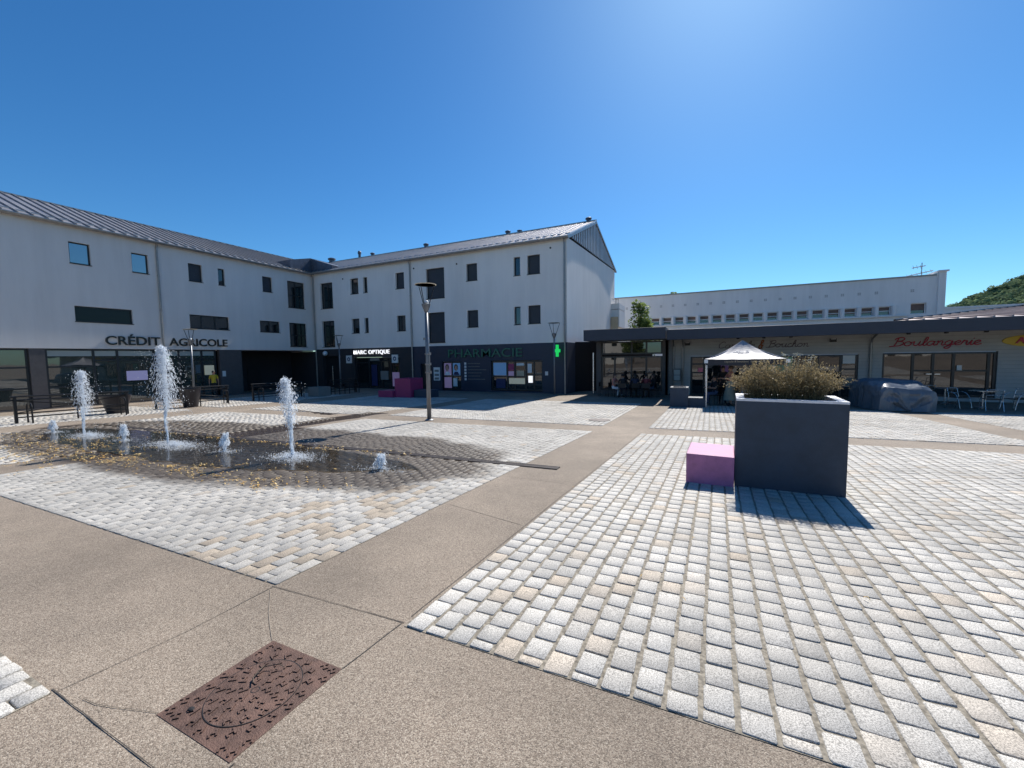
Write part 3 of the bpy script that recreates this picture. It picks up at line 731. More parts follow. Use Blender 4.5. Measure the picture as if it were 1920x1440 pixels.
JETS = [(-17.46, 4.86, .39, 0), (-15.72, 4.97, 1.84, 1), (-13.34, 4.93, .44, 0), (-11.53, 5.05, 2.36, 2), (-9.17, 5.01, .42, 0), (-7.19, 5.15, 1.56, 3), (-4.87, 5.06, .28, 0)]
JL = ['short foaming water jet, the leftmost of the low ones', 'tall water jet drooping to one side in front of the leftmost rack', 'short foaming water jet between the drooping jet and the tallest jet',
      'tallest white water jet under the bank lettering', 'short foaming water jet between the tallest jet and the jet nearest the lamp', 'tall ragged water jet between two low jets, in front of the dark corner', 'short rounded water jet nearest the concrete band, the rightmost']
for (jx, jy, jh, kind), lab in zip(JETS, JL):
    z0 = g(jx, jy)+.02
    t = thing('fountain_jet', lab, 'water jet', (jx, jy, z0), 'water jets rising from the paving')
    r = random.Random(int(jx*100))
    col, spr, spl = MB(), MB(), MB()
    def streak(mb_, p, d, L_, w):      # a short thread of water drawn out along its path
        p = Vector(p); d = Vector(d); q = p+d*L_; mid = p.lerp(q, .5)+Vector((r.uniform(-.2, .2), r.uniform(-.2, .2), 0))*L_
        mb_.tube([p, mid, q], [w*.3, w, w*.25], 4, cap=False)
    if kind == 0:
        lean = r.uniform(.02, .05)
        for s in range(7):          # welling core of twisting threads
            a0 = r.uniform(0, 6.28); w0 = r.uniform(.6, 1.1)
            pts = [(jx+math.cos(a0+k*.45)*.034*(.5+k/9)+lean*k/9+r.uniform(-.008, .008), jy+math.sin(a0+k*.45)*.034*(.5+k/9)+r.uniform(-.008, .008), z0+jh*w0*.9*k/9) for k in range(10)]
            col.tube(pts, [(.010+.010*(k/9))*r.uniform(.7, 1.3) for k in range(10)], 6)
        for _ in range(300):          # crest turning over and falling back as a ragged veil
            u = r.random(); a0 = r.uniform(0, 6.28); rr = (.018+.085*(1-u)**.6)*r.uniform(.55, 1.1)
            q = (jx+lean*u+rr*math.cos(a0), jy+rr*math.sin(a0), z0+jh*(.30+.68*u*r.uniform(.9, 1.03)))
            streak(spr, q, (math.cos(a0)*.25, math.sin(a0)*.25, -1), r.uniform(.015, .06), r.uniform(.003, .0075))
        for _ in range(150):
            a0 = r.uniform(0, 6.28); h = r.random(); rr = r.uniform(.03, .12); s = r.uniform(.003, .007)
            spr.blob((jx+lean*h+rr*math.cos(a0), jy+rr*math.sin(a0), z0+jh*h), (s, s, s*r.uniform(.8, 2)))
        for _ in range(260):
            a0 = r.uniform(0, 6.28); rr = abs(r.gauss(0, .22)); s = r.uniform(.004, .009)
            spl.blob((jx+lean+rr*1.6*math.cos(a0), jy+rr*.8*math.sin(a0), z0+abs(r.gauss(0, .02))*max(.1, 1-rr*2)), (s*1.6, s, s*.7))
        for _ in range(14):
            a0 = r.uniform(0, 6.28); rr = abs(r.gauss(.1, .1)); s = r.uniform(.03, .07)
            spl.sphere((jx+rr*1.6*math.cos(a0), jy+rr*math.sin(a0), z0), (s*1.5, s*.45, .004), 8, 3)
    else:
        stem = {1: .34, 2: .36, 3: .40}[kind]; lean = {1: .12, 2: .05, 3: -.12}[kind]
        for s in range(6):
            a0 = r.uniform(0, 6.28); n_ = 18
            pts = [(jx+lean*.6*q/n_*stem+.016*math.cos(a0+q*.5)*(1+q/n_), jy+.016*math.sin(a0+q*.5)*(1+q/n_), z0+jh*stem*1.3*q/n_) for q in range(n_+1)]
            col.tube(pts, [.010*r.uniform(.6, 1.4) for q in pts], 6)
        for _ in range(120):
            q = r.random(); streak(col, (jx+lean*.6*q*stem+r.gauss(0, .02), jy+r.gauss(0, .02), z0+jh*stem*q), (0, 0, 1), r.uniform(.03, .09), r.uniform(.003, .007))
        W = {1: .21, 2: .27, 3: .18}[kind]
        N = {1: 1900, 2: 3300, 3: 1700}[kind]
        for k in range(N):           # plume: dense core at the crest, looser curtain falling around it
            u = r.random()**.8; h = stem+(1-stem)*u
            prof = {1: .40+.60*math.sin(math.pi*min(1, (1-u)*.8+.1)), 2: math.sin(math.pi*min(1, .10+(1-u)*.62))*.95+.03, 3: math.sin(math.pi*(.10+.8*(1-u)))*.8+.10}[kind]
            lump = 1+.8*mnoise.noise(Vector((h*5, (k % 9)*1.7, jx)))
            a0 = r.uniform(0, 6.28); rr = W*prof*lump*(abs(r.gauss(0, .40)) if r.random() < .62 else r.uniform(.45, 1.05))
            dx = lean*h+{1: .32*(1-u)**1.6*(r.random()**.7), 2: .20*(1-u)*r.random(), 3: .10*(1-u)*r.random()}[kind]
            p = (jx+dx+rr*math.cos(a0), jy+rr*math.sin(a0)*.9, z0+jh*h*r.uniform(.975, 1.0))
            fall = rr > W*.35*prof or r.random() < .4
            d = (math.cos(a0)*.35+.2*lean, math.sin(a0)*.35, -1.0) if fall else (r.uniform(-.3, .3), r.uniform(-.3, .3), 1)
            if r.random() < .66: streak(spr, p, d, r.uniform(.015, .075), r.uniform(.0025, .0075))
            else:
                s = r.uniform(.003, .009); spr.blob(p, (s, s, s*r.uniform(.8, 2.4)))
        for _ in range({1: 200, 2: 320, 3: 180}[kind]):   # crest, where the threads crowd together
            u = r.uniform(.84, 1) if kind != 2 else r.uniform(.62, 1); a0 = r.uniform(0, 6.28)
            streak(spr, (jx+lean*u+r.gauss(0, W*.24), jy+r.gauss(0, W*.22), z0+jh*(stem+(1-stem)*u)-.02), (math.cos(a0)*.8, math.sin(a0)*.8, r.uniform(-.6, .6)), r.uniform(.02, .06), r.uniform(.004, .010))
        for _ in range({1: 220, 2: 560, 3: 190}[kind]):  # thrown drops
            h = r.random()*.95; a0 = r.uniform(0, 6.28); rr = W*r.uniform(.7, 1.9); s = r.uniform(.003, .0075)
            spr.blob((jx+lean*h+rr*math.cos(a0)+.22*(1-h), jy+rr*math.sin(a0), z0+jh*h), (s, s, s*1.6))
        EX = {1: 1.25, 2: 1.5, 3: .9}[kind]
        for _ in range({1: 1700, 2: 2800, 3: 2000}[kind]):  # splash where the water lands
            a0 = r.uniform(0, 6.28); rr = abs(r.gauss(0, .40))
            px, py = jx+.35*(kind != 3)+rr*EX*math.cos(a0), jy+rr*.55*math.sin(a0); s = r.uniform(.003, .0085)
            hh = abs(r.gauss(0, .05))*max(.12, 1-rr)
            spl.blob((px, py, g(px, py)+.02+hh), (s*1.5, s, s*.9))
        for _ in range(40):
            a0 = r.uniform(0, 6.28); rr = abs(r.gauss(0, .36)); px, py = jx+.3*(kind != 3)+rr*EX*math.cos(a0), jy+rr*.5*math.sin(a0); s = r.uniform(.02, .06)
            spl.sphere((px, py, g(px, py)+.02), (s*2.2, s*.35, .004), 8, 3)
    col.build('water_column', X['stem'], t, smooth=True); spr.build('spray', X['spray'], t, smooth=True); spl.build('splash', X['spray'], t, smooth=True)

# yellow fallen catkins washed to the edges of the wet patch
mb = MB(); tones = []; lr = random.Random(21)
def litter(px, py, s):
    a = lr.uniform(0, 6.28); L_ = s*lr.uniform(.6, 1.5); w = s*lr.uniform(.18, .32); c = lr.uniform(.2, .9)
    z = g(px, py)+.023; ca, sa = math.cos(a), math.sin(a); up = lr.uniform(.0, .02)
    P_ = lambda u, v, h: (px+u*ca-v*sa, py+u*sa+v*ca, z+h)
    mb.quad(P_(-L_, -w, 0), P_(0, -w+c*L_*.3, up), P_(0, w+c*L_*.3, up), P_(-L_, w, .004)); tones.append(lr.random())
    mb.quad(P_(0, -w+c*L_*.3, up), P_(L_, -w*.6, 0), P_(L_, w*.6, .003), P_(0, w+c*L_*.3, up)); tones.append(lr.random())
clumps = []
for _ in range(62): clumps.append((lr.uniform(-15.5, -10.4), lr.gauss(3.45, .42), .2*lr.uniform(.4, 1.8), int(4+24*lr.random()**2)))
for _ in range(46): clumps.append((lr.uniform(-11.5, -5.2), lr.gauss(3.72, .16), .12*lr.uniform(.5, 2), int(3+14*lr.random()**2)))
for _ in range(16): clumps.append((lr.uniform(-9.3, -4.0), lr.gauss(4.0, .3), .3, 5))
for _ in range(48): clumps.append((lr.uniform(-14.5, -5.0), 6.10+lr.gauss(0, .035), .10*lr.uniform(.6, 3), int(2+10*lr.random()**2)))
for _ in range(16): clumps.append((lr.uniform(-19, -16), lr.gauss(3.9, .3), .3, 7))
for (a, b, s, n) in clumps:
    for _ in range(n): litter(a+lr.gauss(0, s), b+lr.gauss(0, s*.6), .026)
for _ in range(60): litter(lr.uniform(-14, -5), lr.uniform(3.2, 6.8), .022)
for _ in range(14): litter(lr.uniform(-2.4, 5), lr.uniform(1.2, 8), .014)
mb.build('leaf_litter', X['litter'], kind='stuff', tone=tones)
# ------------------------------------------------------------------ bank building (left)
ZB, ZE = .76, 7.22                 # bottom and top of the white upper wall
bank = thing('bank_building', 'long white three storey building with a bank on its dark glazed ground floor', 'building', (-36, 6, -2.42))
WB = [(9.55,10.37,5.27,6.39,'sky'),(12.12,12.9,5.26,6.39,'sky'),(14.98,15.78,5.22,6.36,'shut'),(16.75,17.18,5.22,6.35,'glass'),(19.84,20.6,5.22,6.36,'shut'),
      (21.87,23.4,4.22,6.36,'glass2'),(9.57,11.97,2.21,3.04,'dim'),(14.87,17.28,2.15,3.05,'glass3'),(19.47,21.05,2.14,3.0,'glass1'),(21.87,23.42,1.06,3.0,'glass2')]
WB += [(5.4,6.2,5.27,6.39,'glass'),(1.5,2.3,5.27,6.39,'glass'),(3.4,5.8,2.2,3.04,'glass'),(-2.4,-1.6,5.27,6.39,'shut')]
mb = MB(); wall_holes(mb, FACE_BANK, -12, 24.2, ZB, ZE, [w[:4] for w in WB], .17)
mb.quad((-30.1,-12,ZB),(-30.1,-12,ZE),(-42,-12,ZE),(-42,-12,ZB)); mb.quad((-42,-12,-2.6),(-42,-12,ZE),(-42,32,ZE),(-42,32,-2.6))
mb.quad((-30.1,-12,ZB),(-30.1,24.2,ZB),(-30.42,24.2,ZB),(-30.42,-12,ZB))      # soffit over the recessed shopfront
mb.quad((-30.1,-12,ZE),(-36.2,-12,9.72),(-42,-12,ZE))
mb.build('wall', X['white2'], bank)
for (a,b,c,d,k) in WB:
    mu = {'glass2': ((a+b)/2,), 'glass3': (a+(b-a)*.3, a+(b-a)*.65), 'glass1': ((a+b)/2,)}.get(k, ())
    tr = ((c+d)/2-.05,) if k == 'glass2' else ()
    w = window(bank, FACE_BANK, a, b, c, d, .17, k if k in ('shut','sky','dim') else 'glass', mu, tr)
# roof with standing seams
def seam_roof(name, root, P, u0, u1, n, L, seam_w=.03, seam_h=.045, guard=True):
    """P(u, s, h): u along the eave, s up the slope 0..1, h off the surface"""
    mb = MB(); mb.quad(P(u0,0,0),P(u1,0,0),P(u1,1,0),P(u0,1,0)); mb.quad(P(u0,0,-.12),P(u1,0,-.12),P(u1,1,-.12),P(u0,1,-.12))
    mb.quad(P(u0,0,-.12),P(u1,0,-.12),P(u1,0,0),P(u0,0,0)); mb.quad(P(u1,0,-.12),P(u1,1,-.12),P(u1,1,0),P(u1,0,0)); mb.quad(P(u0,0,-.12),P(u0,1,-.12),P(u0,1,0),P(u0,0,0))
    for k in range(n+1):
        u = u0+(u1-u0)*k/n
        a, b = u-seam_w/2, u+seam_w/2
        mb.quad(P(a,0,0),P(a,1,0),P(a,1,seam_h),P(a,0,seam_h)); mb.quad(P(b,0,seam_h),P(b,1,seam_h),P(b,1,0),P(b,0,0))
        mb.quad(P(a,0,seam_h),P(a,1,seam_h),P(b,1,seam_h),P(b,0,seam_h)); mb.quad(P(a,0,0),P(a,0,seam_h),P(b,0,seam_h),P(b,0,0))
    ro = mb.build(name, X['zinc'], root)
    if guard:
        gm = MB()
        for k in range(n):
            u = u0+(u1-u0)*(k+.5)/n; du = (u1-u0)/n*.32
            s = .10+.012*(k % 2)
            gm.quad(P(u-du,s,.0),P(u+du,s,.0),P(u+du,s+.004,.06),P(u-du,s+.004,.06)); gm.quad(P(u-du,s+.004,.06),P(u+du,s+.004,.06),P(u+du,s+.02,0),P(u-du,s+.02,0))
        gm.build('snow_guard', X['zinc'], ro)
    return ro
SLB = math.hypot(6.35, 2.5)
def PB(u, s, h): return (-29.85-6.35*s+.37*h, u, 7.27+2.5*s+.93*h)
seam_roof('roof', bank, PB, -12.3, 31, 86, SLB, .035, .075)
mb = MB(); mb.quad((-36.2,-12.3,9.77),(-36.2,31,9.77),(-42.4,31,7.3),(-42.4,-12.3,7.3)); mb.box(-36.28,-36.12,-12.3,31,9.76,9.83); mb.build('roof_back', X['zinc'], bank)
mb = MB(); n_ = 10
pr = [(.0,.0),(-.02,-.07),(.04,-.13),(.12,-.13),(.17,-.05),(.17,.0)]
mb.prism(pr, lambda u, v, d: (-29.92+u, d, 7.26+v), -12.3, 24.0); mb.build('gutter', X['gutter'], bank)
mb = MB(); mb.tube([(-29.93,13.33,7.15),(-30.03,13.33,6.95),(-30.03,13.33,-2.35)], .05, 10)
for z in (5.2,3.1,1.0,-1): mb.tube([(-30.03,13.33,z),(-30.03,13.33,z+.05)], .065, 10)
mb.build('downpipe', X['gutter'], bank)
# ground floor: piers, shopfront frames with their panes
for a, b in ((7.82,8.36),(16.52,18.0),(-.2,.4),(-6,-5.4)):
    mb = MB(); fbox(mb, FACE_BANK, a, b, -2.6, ZB-.004, -.30, -.02); mb.build('pier', X['stone'], bank)
def shopfront(root, F, us, z0, z1, d, transoms, panem, name='shopfront', low=None):
    fr = MB()
    for u in us: fbox(fr, F, u-.05, u+.05, z0, z1, d-.09, d)
    fbox(fr, F, us[0]+.05, us[-1]-.05, z1-.08, z1, d-.09, d-.003); fbox(fr, F, us[0]+.05, us[-1]-.05, z0, z0+.09, d-.09, d-.003)
    for i, tr in transoms:
        for z in tr: fbox(fr, F, us[i]+.05, us[i+1]-.05, z-.04, z+.04, d-.09, d-.006)
    fo = fr.build(name, X['anth'], root)
    for i in range(len(us)-1):
        p = MB(); fbox(p, F, us[i]+.05, us[i+1]-.05, z0+.09, z1-.08, d-.06, d-.045); p.build('pane', panem, fo)
    return fo
ubank = [8.42,10.2,11.2,12.9,14.2,15.5,16.32,16.5]
shopfront(bank, FACE_BANK, ubank[:-1], -2.42, ZB-.02, -.16, [(0,(-.2,-1.25)),(1,(.12,)),(2,(.12,)),(3,(.12,)),(4,(.12,)),(5,(.12,))], X['glassg'])
shopfront(bank, FACE_BANK, [.45,2.9,5.3,7.78], -2.42, ZB-.02, -.16, [(0,(-.2,-1.25)),(1,(-.2,-1.25)),(2,(-.2,-1.25))], X['glassg'])
shopfront(bank, FACE_BANK, [-5.3,-2.8,-.25], -2.42, ZB-.02, -.16, [(0,(-.2,)),(1,(-.2,))], X['glassg'])
mb = MB()
for i in range(6): fbox(mb, FACE_BANK, ubank[i]+.08, ubank[i+1]-.08, .34 if i else .30, ZB-.12, -.200, -.2035+.001)
for a,b in ((.5,2.85),(2.95,5.25),(5.35,7.72)): fbox(mb, FACE_BANK, a, b, .36, ZB-.12, -.2, -.2025)
# pale strips paint the sky's reflection in the upper panes; no real blinds
mb2 = MB()
for i in range(6): fbox(mb2, FACE_BANK, ubank[i]+.06, ubank[i+1]-.06, .36, ZB-.11, -.204, -.198)
mb2.build('blind', X['blind'], bank)
mb = MB(); fbox(mb, FACE_BANK, 18.0, 24.2, -2.6, ZB-.004, -3.2, -3.1); fbox(mb, FACE_BANK, 18.0, 18.08, -2.6, ZB-.01, -3.1, -.3)
fbox(mb, FACE_BANK, 18.0, 24.2, ZB-.08, ZB-.006, -3.1, -.33); fbox(mb, FACE_BANK, 24.12, 24.2, -2.6, ZB-.09, -3.1, -.0); mb.build('passage', X['brick'], bank)
mb = MB(); fbox(mb, FACE_BANK, 20.2, 21.3, -2.42, -.4, -3.1, -3.05); mb.build('passage_door', X['anth'], bank)
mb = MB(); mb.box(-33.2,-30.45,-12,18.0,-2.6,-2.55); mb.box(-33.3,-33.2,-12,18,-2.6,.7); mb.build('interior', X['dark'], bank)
mb2 = MB()
for k in range(36): mb2.box(-30.14,-29.96,-12+k,-11.01+k,-.02,.05)
kerb = mb2.build('plinth', X['stone'], bank, drape=True)
t = text_obj('CRÉDIT', FACE_BANK, 10.67, 13.18, .98, 1.62, .02, .07, X['blackl'], 'shop_sign', bold=.012); t.parent = None
tag(t, 'dark raised letters CRÉDIT on the white wall, left of the downpipe', 'sign')
t = text_obj('AGRICOLE', FACE_BANK, 13.64, 17.05, .98, 1.47, .02, .07, X['blackl'], 'shop_sign', bold=.012)
tag(t, 'dark raised letters AGRICOLE on the white wall, right of the downpipe', 'sign')
mb = MB(); fbox(mb, FACE_BANK, 11.55, 12.52, -1.08, -.52, -.19, -.15); tag(mb.build('display_screen', X['tv']), 'lit lilac screen behind the bank window', 'screen')
mb = MB(); fbox(mb, FACE_BANK, 16.64, 16.86, -1.1, -.72, -.02, -.012); tag(mb.build('notice', X['offw']), 'small white notice on the dark pier right of the bank door', 'notice')
mb = MB(); fbox(mb, FACE_BANK, 15.62, 16.2, -.95, -.30, -.19, -.15); mb.build('door_light', X['lit'], bank)

# ------------------------------------------------------------------ apartment building (centre)
apt = thing('apartment_building', 'white three storey building with an optician and a pharmacy below and a seamed metal roof', 'building', (-19, 31, -2.42))
WC = [(-29.18,-27.74,4.25,6.38,'g'),(-29.17,-27.70,1.02,3.21,'g'),(-25.7,-24.84,5.22,6.45,'g'),(-25.7,-24.88,2.07,3.24,'g'),(-24.3,-23.88,5.23,6.44,'g'),(-24.33,-23.9,2.07,3.24,'g'),
      (-21.02,-20.2,5.25,6.45,'s'),(-21.01,-20.18,2.06,3.23,'g'),(-18.17,-16.58,4.27,6.43,'s'),(-18.1,-16.63,1.08,3.27,'s'),(-14.73,-13.87,5.26,6.42,'s'),(-14.74,-13.86,2.07,3.24,'s'),
      (-11.11,-10.65,5.27,6.46,'g'),(-11.12,-10.66,2.09,3.26,'g'),(-10.14,-9.27,5.26,6.46,'s'),(-10.12,-9.26,2.1,3.27,'s')]
mb = MB(); wall_holes(mb, FACE_CENTRE, -30.1, -7.5, .84, 7.25, [w[:4] for w in WC], .2)
XG = -7.5
mb.quad((XG,24.2,.84),(XG,39.6,.84),(XG,39.6,8.05),(XG,24.2,7.3)); mb.quad((-37,39.6,-2.6),(XG,39.6,-2.6),(XG,39.6,8.05),(-37,39.6,8.05))
mb.quad((-30.1,24.2,.84),(XG,24.2,.84),(XG,39.6,.84),(-30.1,39.6,.84))
mb.build('wall', X['white'], apt)
for (a,b,c,d,k) in WC:
    tall = d-c > 1.8
    window(apt, FACE_CENTRE, a, b, c, d, .2, 'shut' if k == 's' else 'glass', ((a+b)/2,) if tall and k == 'g' else (), ())
def PC(u, s, h): return (u, 23.92+7.6*s-.37*h, 7.3+3.08*s+.93*h)
ro_ = seam_roof('roof', apt, PC, -37, -7.36, 60, 8); ro_.data.materials[0] = X['zinc2']; ro_.children[0].data.materials[0] = X['zinc2']
mb = MB(); mb.quad((-37,31.52,10.38),(XG+.14,31.52,10.38),(XG+.14,39.9,8.02),(-37,39.9,8.02)); mb.box(-37,XG+.15,31.44,31.6,10.37,10.45); mb.build('roof_back', X['zinc'], apt)
# dark gable cladding with pale standing ribs
mb = MB(); tri = [(24.55,7.42),(31.5,10.22),(39.5,8.1)]
mb.prism(tri, lambda u, v, d: (XG+d, u, v), -.05, .03)
gb = mb.build('gable_cladding', X['navy'], apt)
mb = MB()
for k in range(31):
    u = 24.9+k*.475
    lo = 7.42+(u-24.55)/(39.5-24.55)*(8.1-7.42); hi = 7.42+(u-24.55)/6.95*2.8 if u < 31.5 else 10.22-(u-31.5)/8*2.12
    if hi-lo > .08: mb.box(XG+.031, XG+.09, u-.075, u+.075, lo+.02, hi-.02)
mb.build('rib', X['ribs'], gb)
mb = MB()
for a, b in (((24.0,7.3),(31.5,10.32)),((31.5,10.32),(39.85,8.05))):
    d = Vector((0, b[0]-a[0], b[1]-a[1])).normalized(); nrm = Vector((0,-d.z,d.y))*.16
    A, B = Vector((0,*a)), Vector((0,*b)); 
    mb.prism([(A.y,A.z),(B.y,B.z),(B.y-nrm.y,B.z-nrm.z),(A.y-nrm.y,A.z-nrm.z)], lambda u, v, dd: (XG+dd, u, v), .02, .16)
mb.build('verge', X['gutter'], apt)
mb = MB(); mb.prism(pr, lambda u, v, d: (d, 23.99-u, 7.28+v), -29.9, XG+.1); mb.build('gutter', X['gutter'], apt)
for u in (-29.93,-19.58,-7.62):
    mb = MB(); mb.tube([(u,24.0,7.15),(u,24.11,6.95),(u,24.11,-2.4)], .055, 10)
    for z in (4.6,1.9,-.9): mb.tube([(u,24.11,z),(u,24.11,z+.05)], .07, 10)
    mb.build('downpipe', X['gutter'], apt)
for (x, z, w, h) in ((-36.1,10.38,.8,.5),(-32.07,10.38,.36,.75),(-30.3,10.38,.45,.36),(-23.6,10.38,.52,.4),(-15.0,10.38,.48,.36),(-13.9,10.38,.45,.25),(-8.0,10.38,.5,.36)):
    mb = MB(); mb.lathe([(w*.36,-.3),(w*.36,h*.55),(w*.5,h*.6),(w*.5,h*.85),(w*.3,h)], (x,31.6,z), 12); mb.build('roof_vent', X['zincd'], apt)
for (u, z) in ((-26.5,6.52),(-19.25,6.6),(-15.5,6.52),(-8.55,6.75)):
    mb = MB(); mb.tube([FACE_CENTRE(u,z,0),FACE_CENTRE(u,z,.03)], .06, 10); mb.build('wall_vent', X['anth'], apt)
# zinc-clad box where the two roofs meet
mb = MB(); mb.prism([(22.4,7.5),(28,7.5),(28,8.65),(24.3,8.65),(22.4,8.15)], lambda u, v, d: (d, u, v), -33.2, -30.32)
mb.prism([(-30.32,7.4),(-27.9,7.5),(-27.9,7.85),(-30.32,8.62)], lambda u, v, d: (u, d, v), 24.4, 28)
mb.build('roof_box', X['zincd'], apt)
# ground floor
HG = [(-29.25,-27.4,-2.5,.25),(-25.6,-20.9,-2.5,.10),(-18.9,-17.9,-2.5,-.45),(-16.98,-15.36,-2.38,-.30),(-12.93,-9.17,-2.32,-.27)]
mb = MB(); wall_holes(mb, FACE_CENTRE, -30.1, -19.6, -2.6, .838, HG[:2], .3); mb.build('ground_floor', X['brick'], apt)
mb = MB(); wall_holes(mb, FACE_CENTRE, -19.6, -7.5, -2.6, .838, HG[2:], .22)
mb.quad((XG,24.2,-2.6),(XG,26.0,-2.6),(XG,26.0,.838),(XG,24.2,.838)); mb.build('ground_floor', X['pharm'], apt)
mb = MB(); fbox(mb, FACE_CENTRE, -18.9, -17.9, -2.5, -.45, -.25, -.22); mb.build('door', X['anth'], apt)
mb = MB(); fbox(mb, FACE_CENTRE, -29.25, -27.4, -2.5, .25, -.4, -.3); mb.build('door', X['anth'], apt)
mb = MB(); mb.tube([FACE_CENTRE(-28.35,-2.2,-.2),FACE_CENTRE(-28.35,-.6,-.2)], .025, 8); mb.build('door_handle', X['steel'], apt)
mb = MB(); mb.quad((XG,26.0,-2.6),(XG,32,-2.6),(XG,32,.838),(XG,26,.838)); mb.quad((XG-.02,26.0,-2.6),(-3,30,-2.6),(-3,30,.9),(XG-.02,26,.9)); mb.build('passage', X['dark'], apt)
sf = shopfront(apt, FACE_CENTRE, [-25.55,-24.2,-22.9,-21.9,-20.95], -2.42, .08, -.18, [(0,(-.35,)),(1,(-.2,)),(2,(-.2,)),(3,(-.35,))], X['glass'])
sf = shopfront(apt, FACE_CENTRE, [-16.93,-16.17,-15.4], -2.34, -.33, -.12, [(0,(-1.36,)),(1,(-1.36,))], X['glass'])
sf = shopfront(apt, FACE_CENTRE, [-12.88,-11.74,-11.18,-10.37,-9.8,-9.22], -2.28, -.30, -.12, [(0,(-1.36,)),(1,(-1.36,)),(2,(-1.36,)),(3,(-1.9,)),(4,(-1.9,))], X['glass'])
# posters and lit displays behind / on the pharmacy and optician glass
def flat(name, F, u0, u1, z0, z1, d, material, label, cat, group=None):
    mb = MB(); fbox(mb, F, u0, u1, z0, z1, d-.008, d); return tag(mb.build(name, material), label, cat, group)
X['skin'] = mat('skin', (.48, .27, .19), .6); X['skin2'] = mat('tan_skin', (.34, .19, .13), .6)
X['hair'] = mat('dark_hair', (.018, .013, .011), .5, 0, .3, 30); X['hair2'] = mat('brown_hair', (.07, .04, .025), .5, 0, .3, 30)
def portrait(u0, u1, z0, z1, hairm, bg, label, shirt):
    t = thing('poster', label, 'poster', FACE_CENTRE((u0+u1)/2, z0, -.11), 'portrait posters in the pharmacy window')
    mb = MB(); fbox(mb, FACE_CENTRE, u0, u1, z0, z1, -.118, -.112); mb.build('sheet', bg, t)
    w, h = u1-u0, z1-z0; um = u0+w*.42
    def ell(cu, cz, ru, rz, d, material, nm):
        m_ = MB(); m_.prism([(cu+ru*math.cos(a*.3927), cz+rz*math.sin(a*.3927)) for a in range(16)], lambda a, b, dd: FACE_CENTRE(a, b, dd), d-.003, d); m_.build(nm, material, t)
    ell(um, z0+h*.64, w*.27, h*.27, -.108, hairm, 'printed_hair'); ell(um+.01, z0+h*.58, w*.19, h*.22, -.104, X['skin'], 'printed_face')
    m_ = MB(); m_.prism([(u0+.02,z0+.02),(u1-.06,z0+.02),(um+w*.22,z0+h*.30),(um-w*.2,z0+h*.30)], lambda a, b, dd: FACE_CENTRE(a, b, dd), -.111, -.109); m_.build('printed_shirt', shirt, t)
portrait(-16.86,-16.24,-1.3,-.42,X['hair2'],X['lilac'],'lit window poster of a long haired face on lilac',X['whitep'])
portrait(-16.1,-15.48,-1.3,-.42,X['hair'],X['blue'],'lit window poster of a dark haired face on blue',X['signblue'])
flat('shop_display', FACE_CENTRE, -16.86,-16.24,-2.22,-1.44,-.112,X['lilac'],'lit lilac display panel low in the narrow pharmacy window','display')
flat('shop_display', FACE_CENTRE, -16.1,-15.75,-2.1,-1.5,-.112,X['offw'],'pale bottle shaped display low in the narrow pharmacy window','display')
flat('shop_display', FACE_CENTRE, -12.8,-11.82,-1.28,-.42,-.112,X['blue'],'lit blue display filling the upper left pane of the wide pharmacy window','display')
for i,(a,b,c,d) in enumerate(((-11.66,-11.25,-.95,-.5),(-11.66,-11.25,-1.3,-1.0),(-11.05,-10.5,-.62,-.45),(-11.05,-10.5,-1.3,-.95))):
    flat('shop_display', FACE_CENTRE, a,b,c,d,-.112,[X['magenta'],X['lilac'],X['offw'],X['beige']][i],['crimson display panel in the pharmacy window','lilac price panel under the crimson display','thin white shelf strip high in the pharmacy window','beige packets panel beside the lilac price panel'][i],'display')
flat('shop_display', FACE_CENTRE, -11.62,-10.45,-1.85,-1.46,-.112,X['lit'],'pale lit counter front seen through the pharmacy window','display')
flat('shop_display', FACE_CENTRE, -12.6,-11.9,-2.15,-1.5,-.112,X['signblue'],'dark blue shelf of small packets in the pharmacy window','display')
flat('notice', FACE_CENTRE, -10.25,-9.95,-1.1,-.5,-.11,X['offw'],'white notice high on the pharmacy door glass','notice')
flat('notice', FACE_CENTRE, -10.2,-9.9,-1.75,-1.3,-.11,X['whitel'],'bright white sheet low on the pharmacy door glass','notice')
flat('notice', FACE_CENTRE, -8.98,-8.78,-1.25,-1.0,.012,X['offw'],'small white intercom plate right of the pharmacy door','plate')
t = thing('notice_board', 'white notice case with three printed panels left of the pharmacy window', 'notice board', FACE_CENTRE(-17.4,-1.65,.02))
mb = MB(); fbox(mb, FACE_CENTRE, -17.68,-17.14,-1.68,-.72,.004,.06); mb.build('case', X['offw'], t)
mb = MB()
for z in (-.98,-1.28,-1.55): fbox(mb, FACE_CENTRE, -17.6,-17.22,z-.07,z+.09,.061,.066)
mb.build('printed_panel', X['fibre'], t)
t = thing('wall_lettering', 'column of white pictograms with small text lines on the navy pharmacy wall', 'lettering', FACE_CENTRE(-14.2,-1.6,0))
mb = MB()
for k in range(6):
    z = -.46-k*.22; fbox(mb, FACE_CENTRE, -15.06,-14.9,z-.08,z+.08,.003,.010)
mb.build('pictogram', X['offw'], t)
mb = MB(); lr2 = random.Random(4)
for k in range(6):
    z = -.46-k*.22; u = -14.78; end = u+lr2.uniform(.8,1.5)
    while u < end: w = lr2.uniform(.04,.1); fbox(mb, FACE_CENTRE, u,u+w,z-.02,z+.03,.003,.008); u += w+.02
mb.build('text_line', X['fibre'], t)
text_t = text_obj('PHARMACIE', FACE_CENTRE, -16.36, -10.55, -.02, .56, .01, .08, X['greenl'], 'shop_sign', bold=.004); tag(text_t, 'dark green raised letters PHARMACIE on the navy shopfront', 'sign')
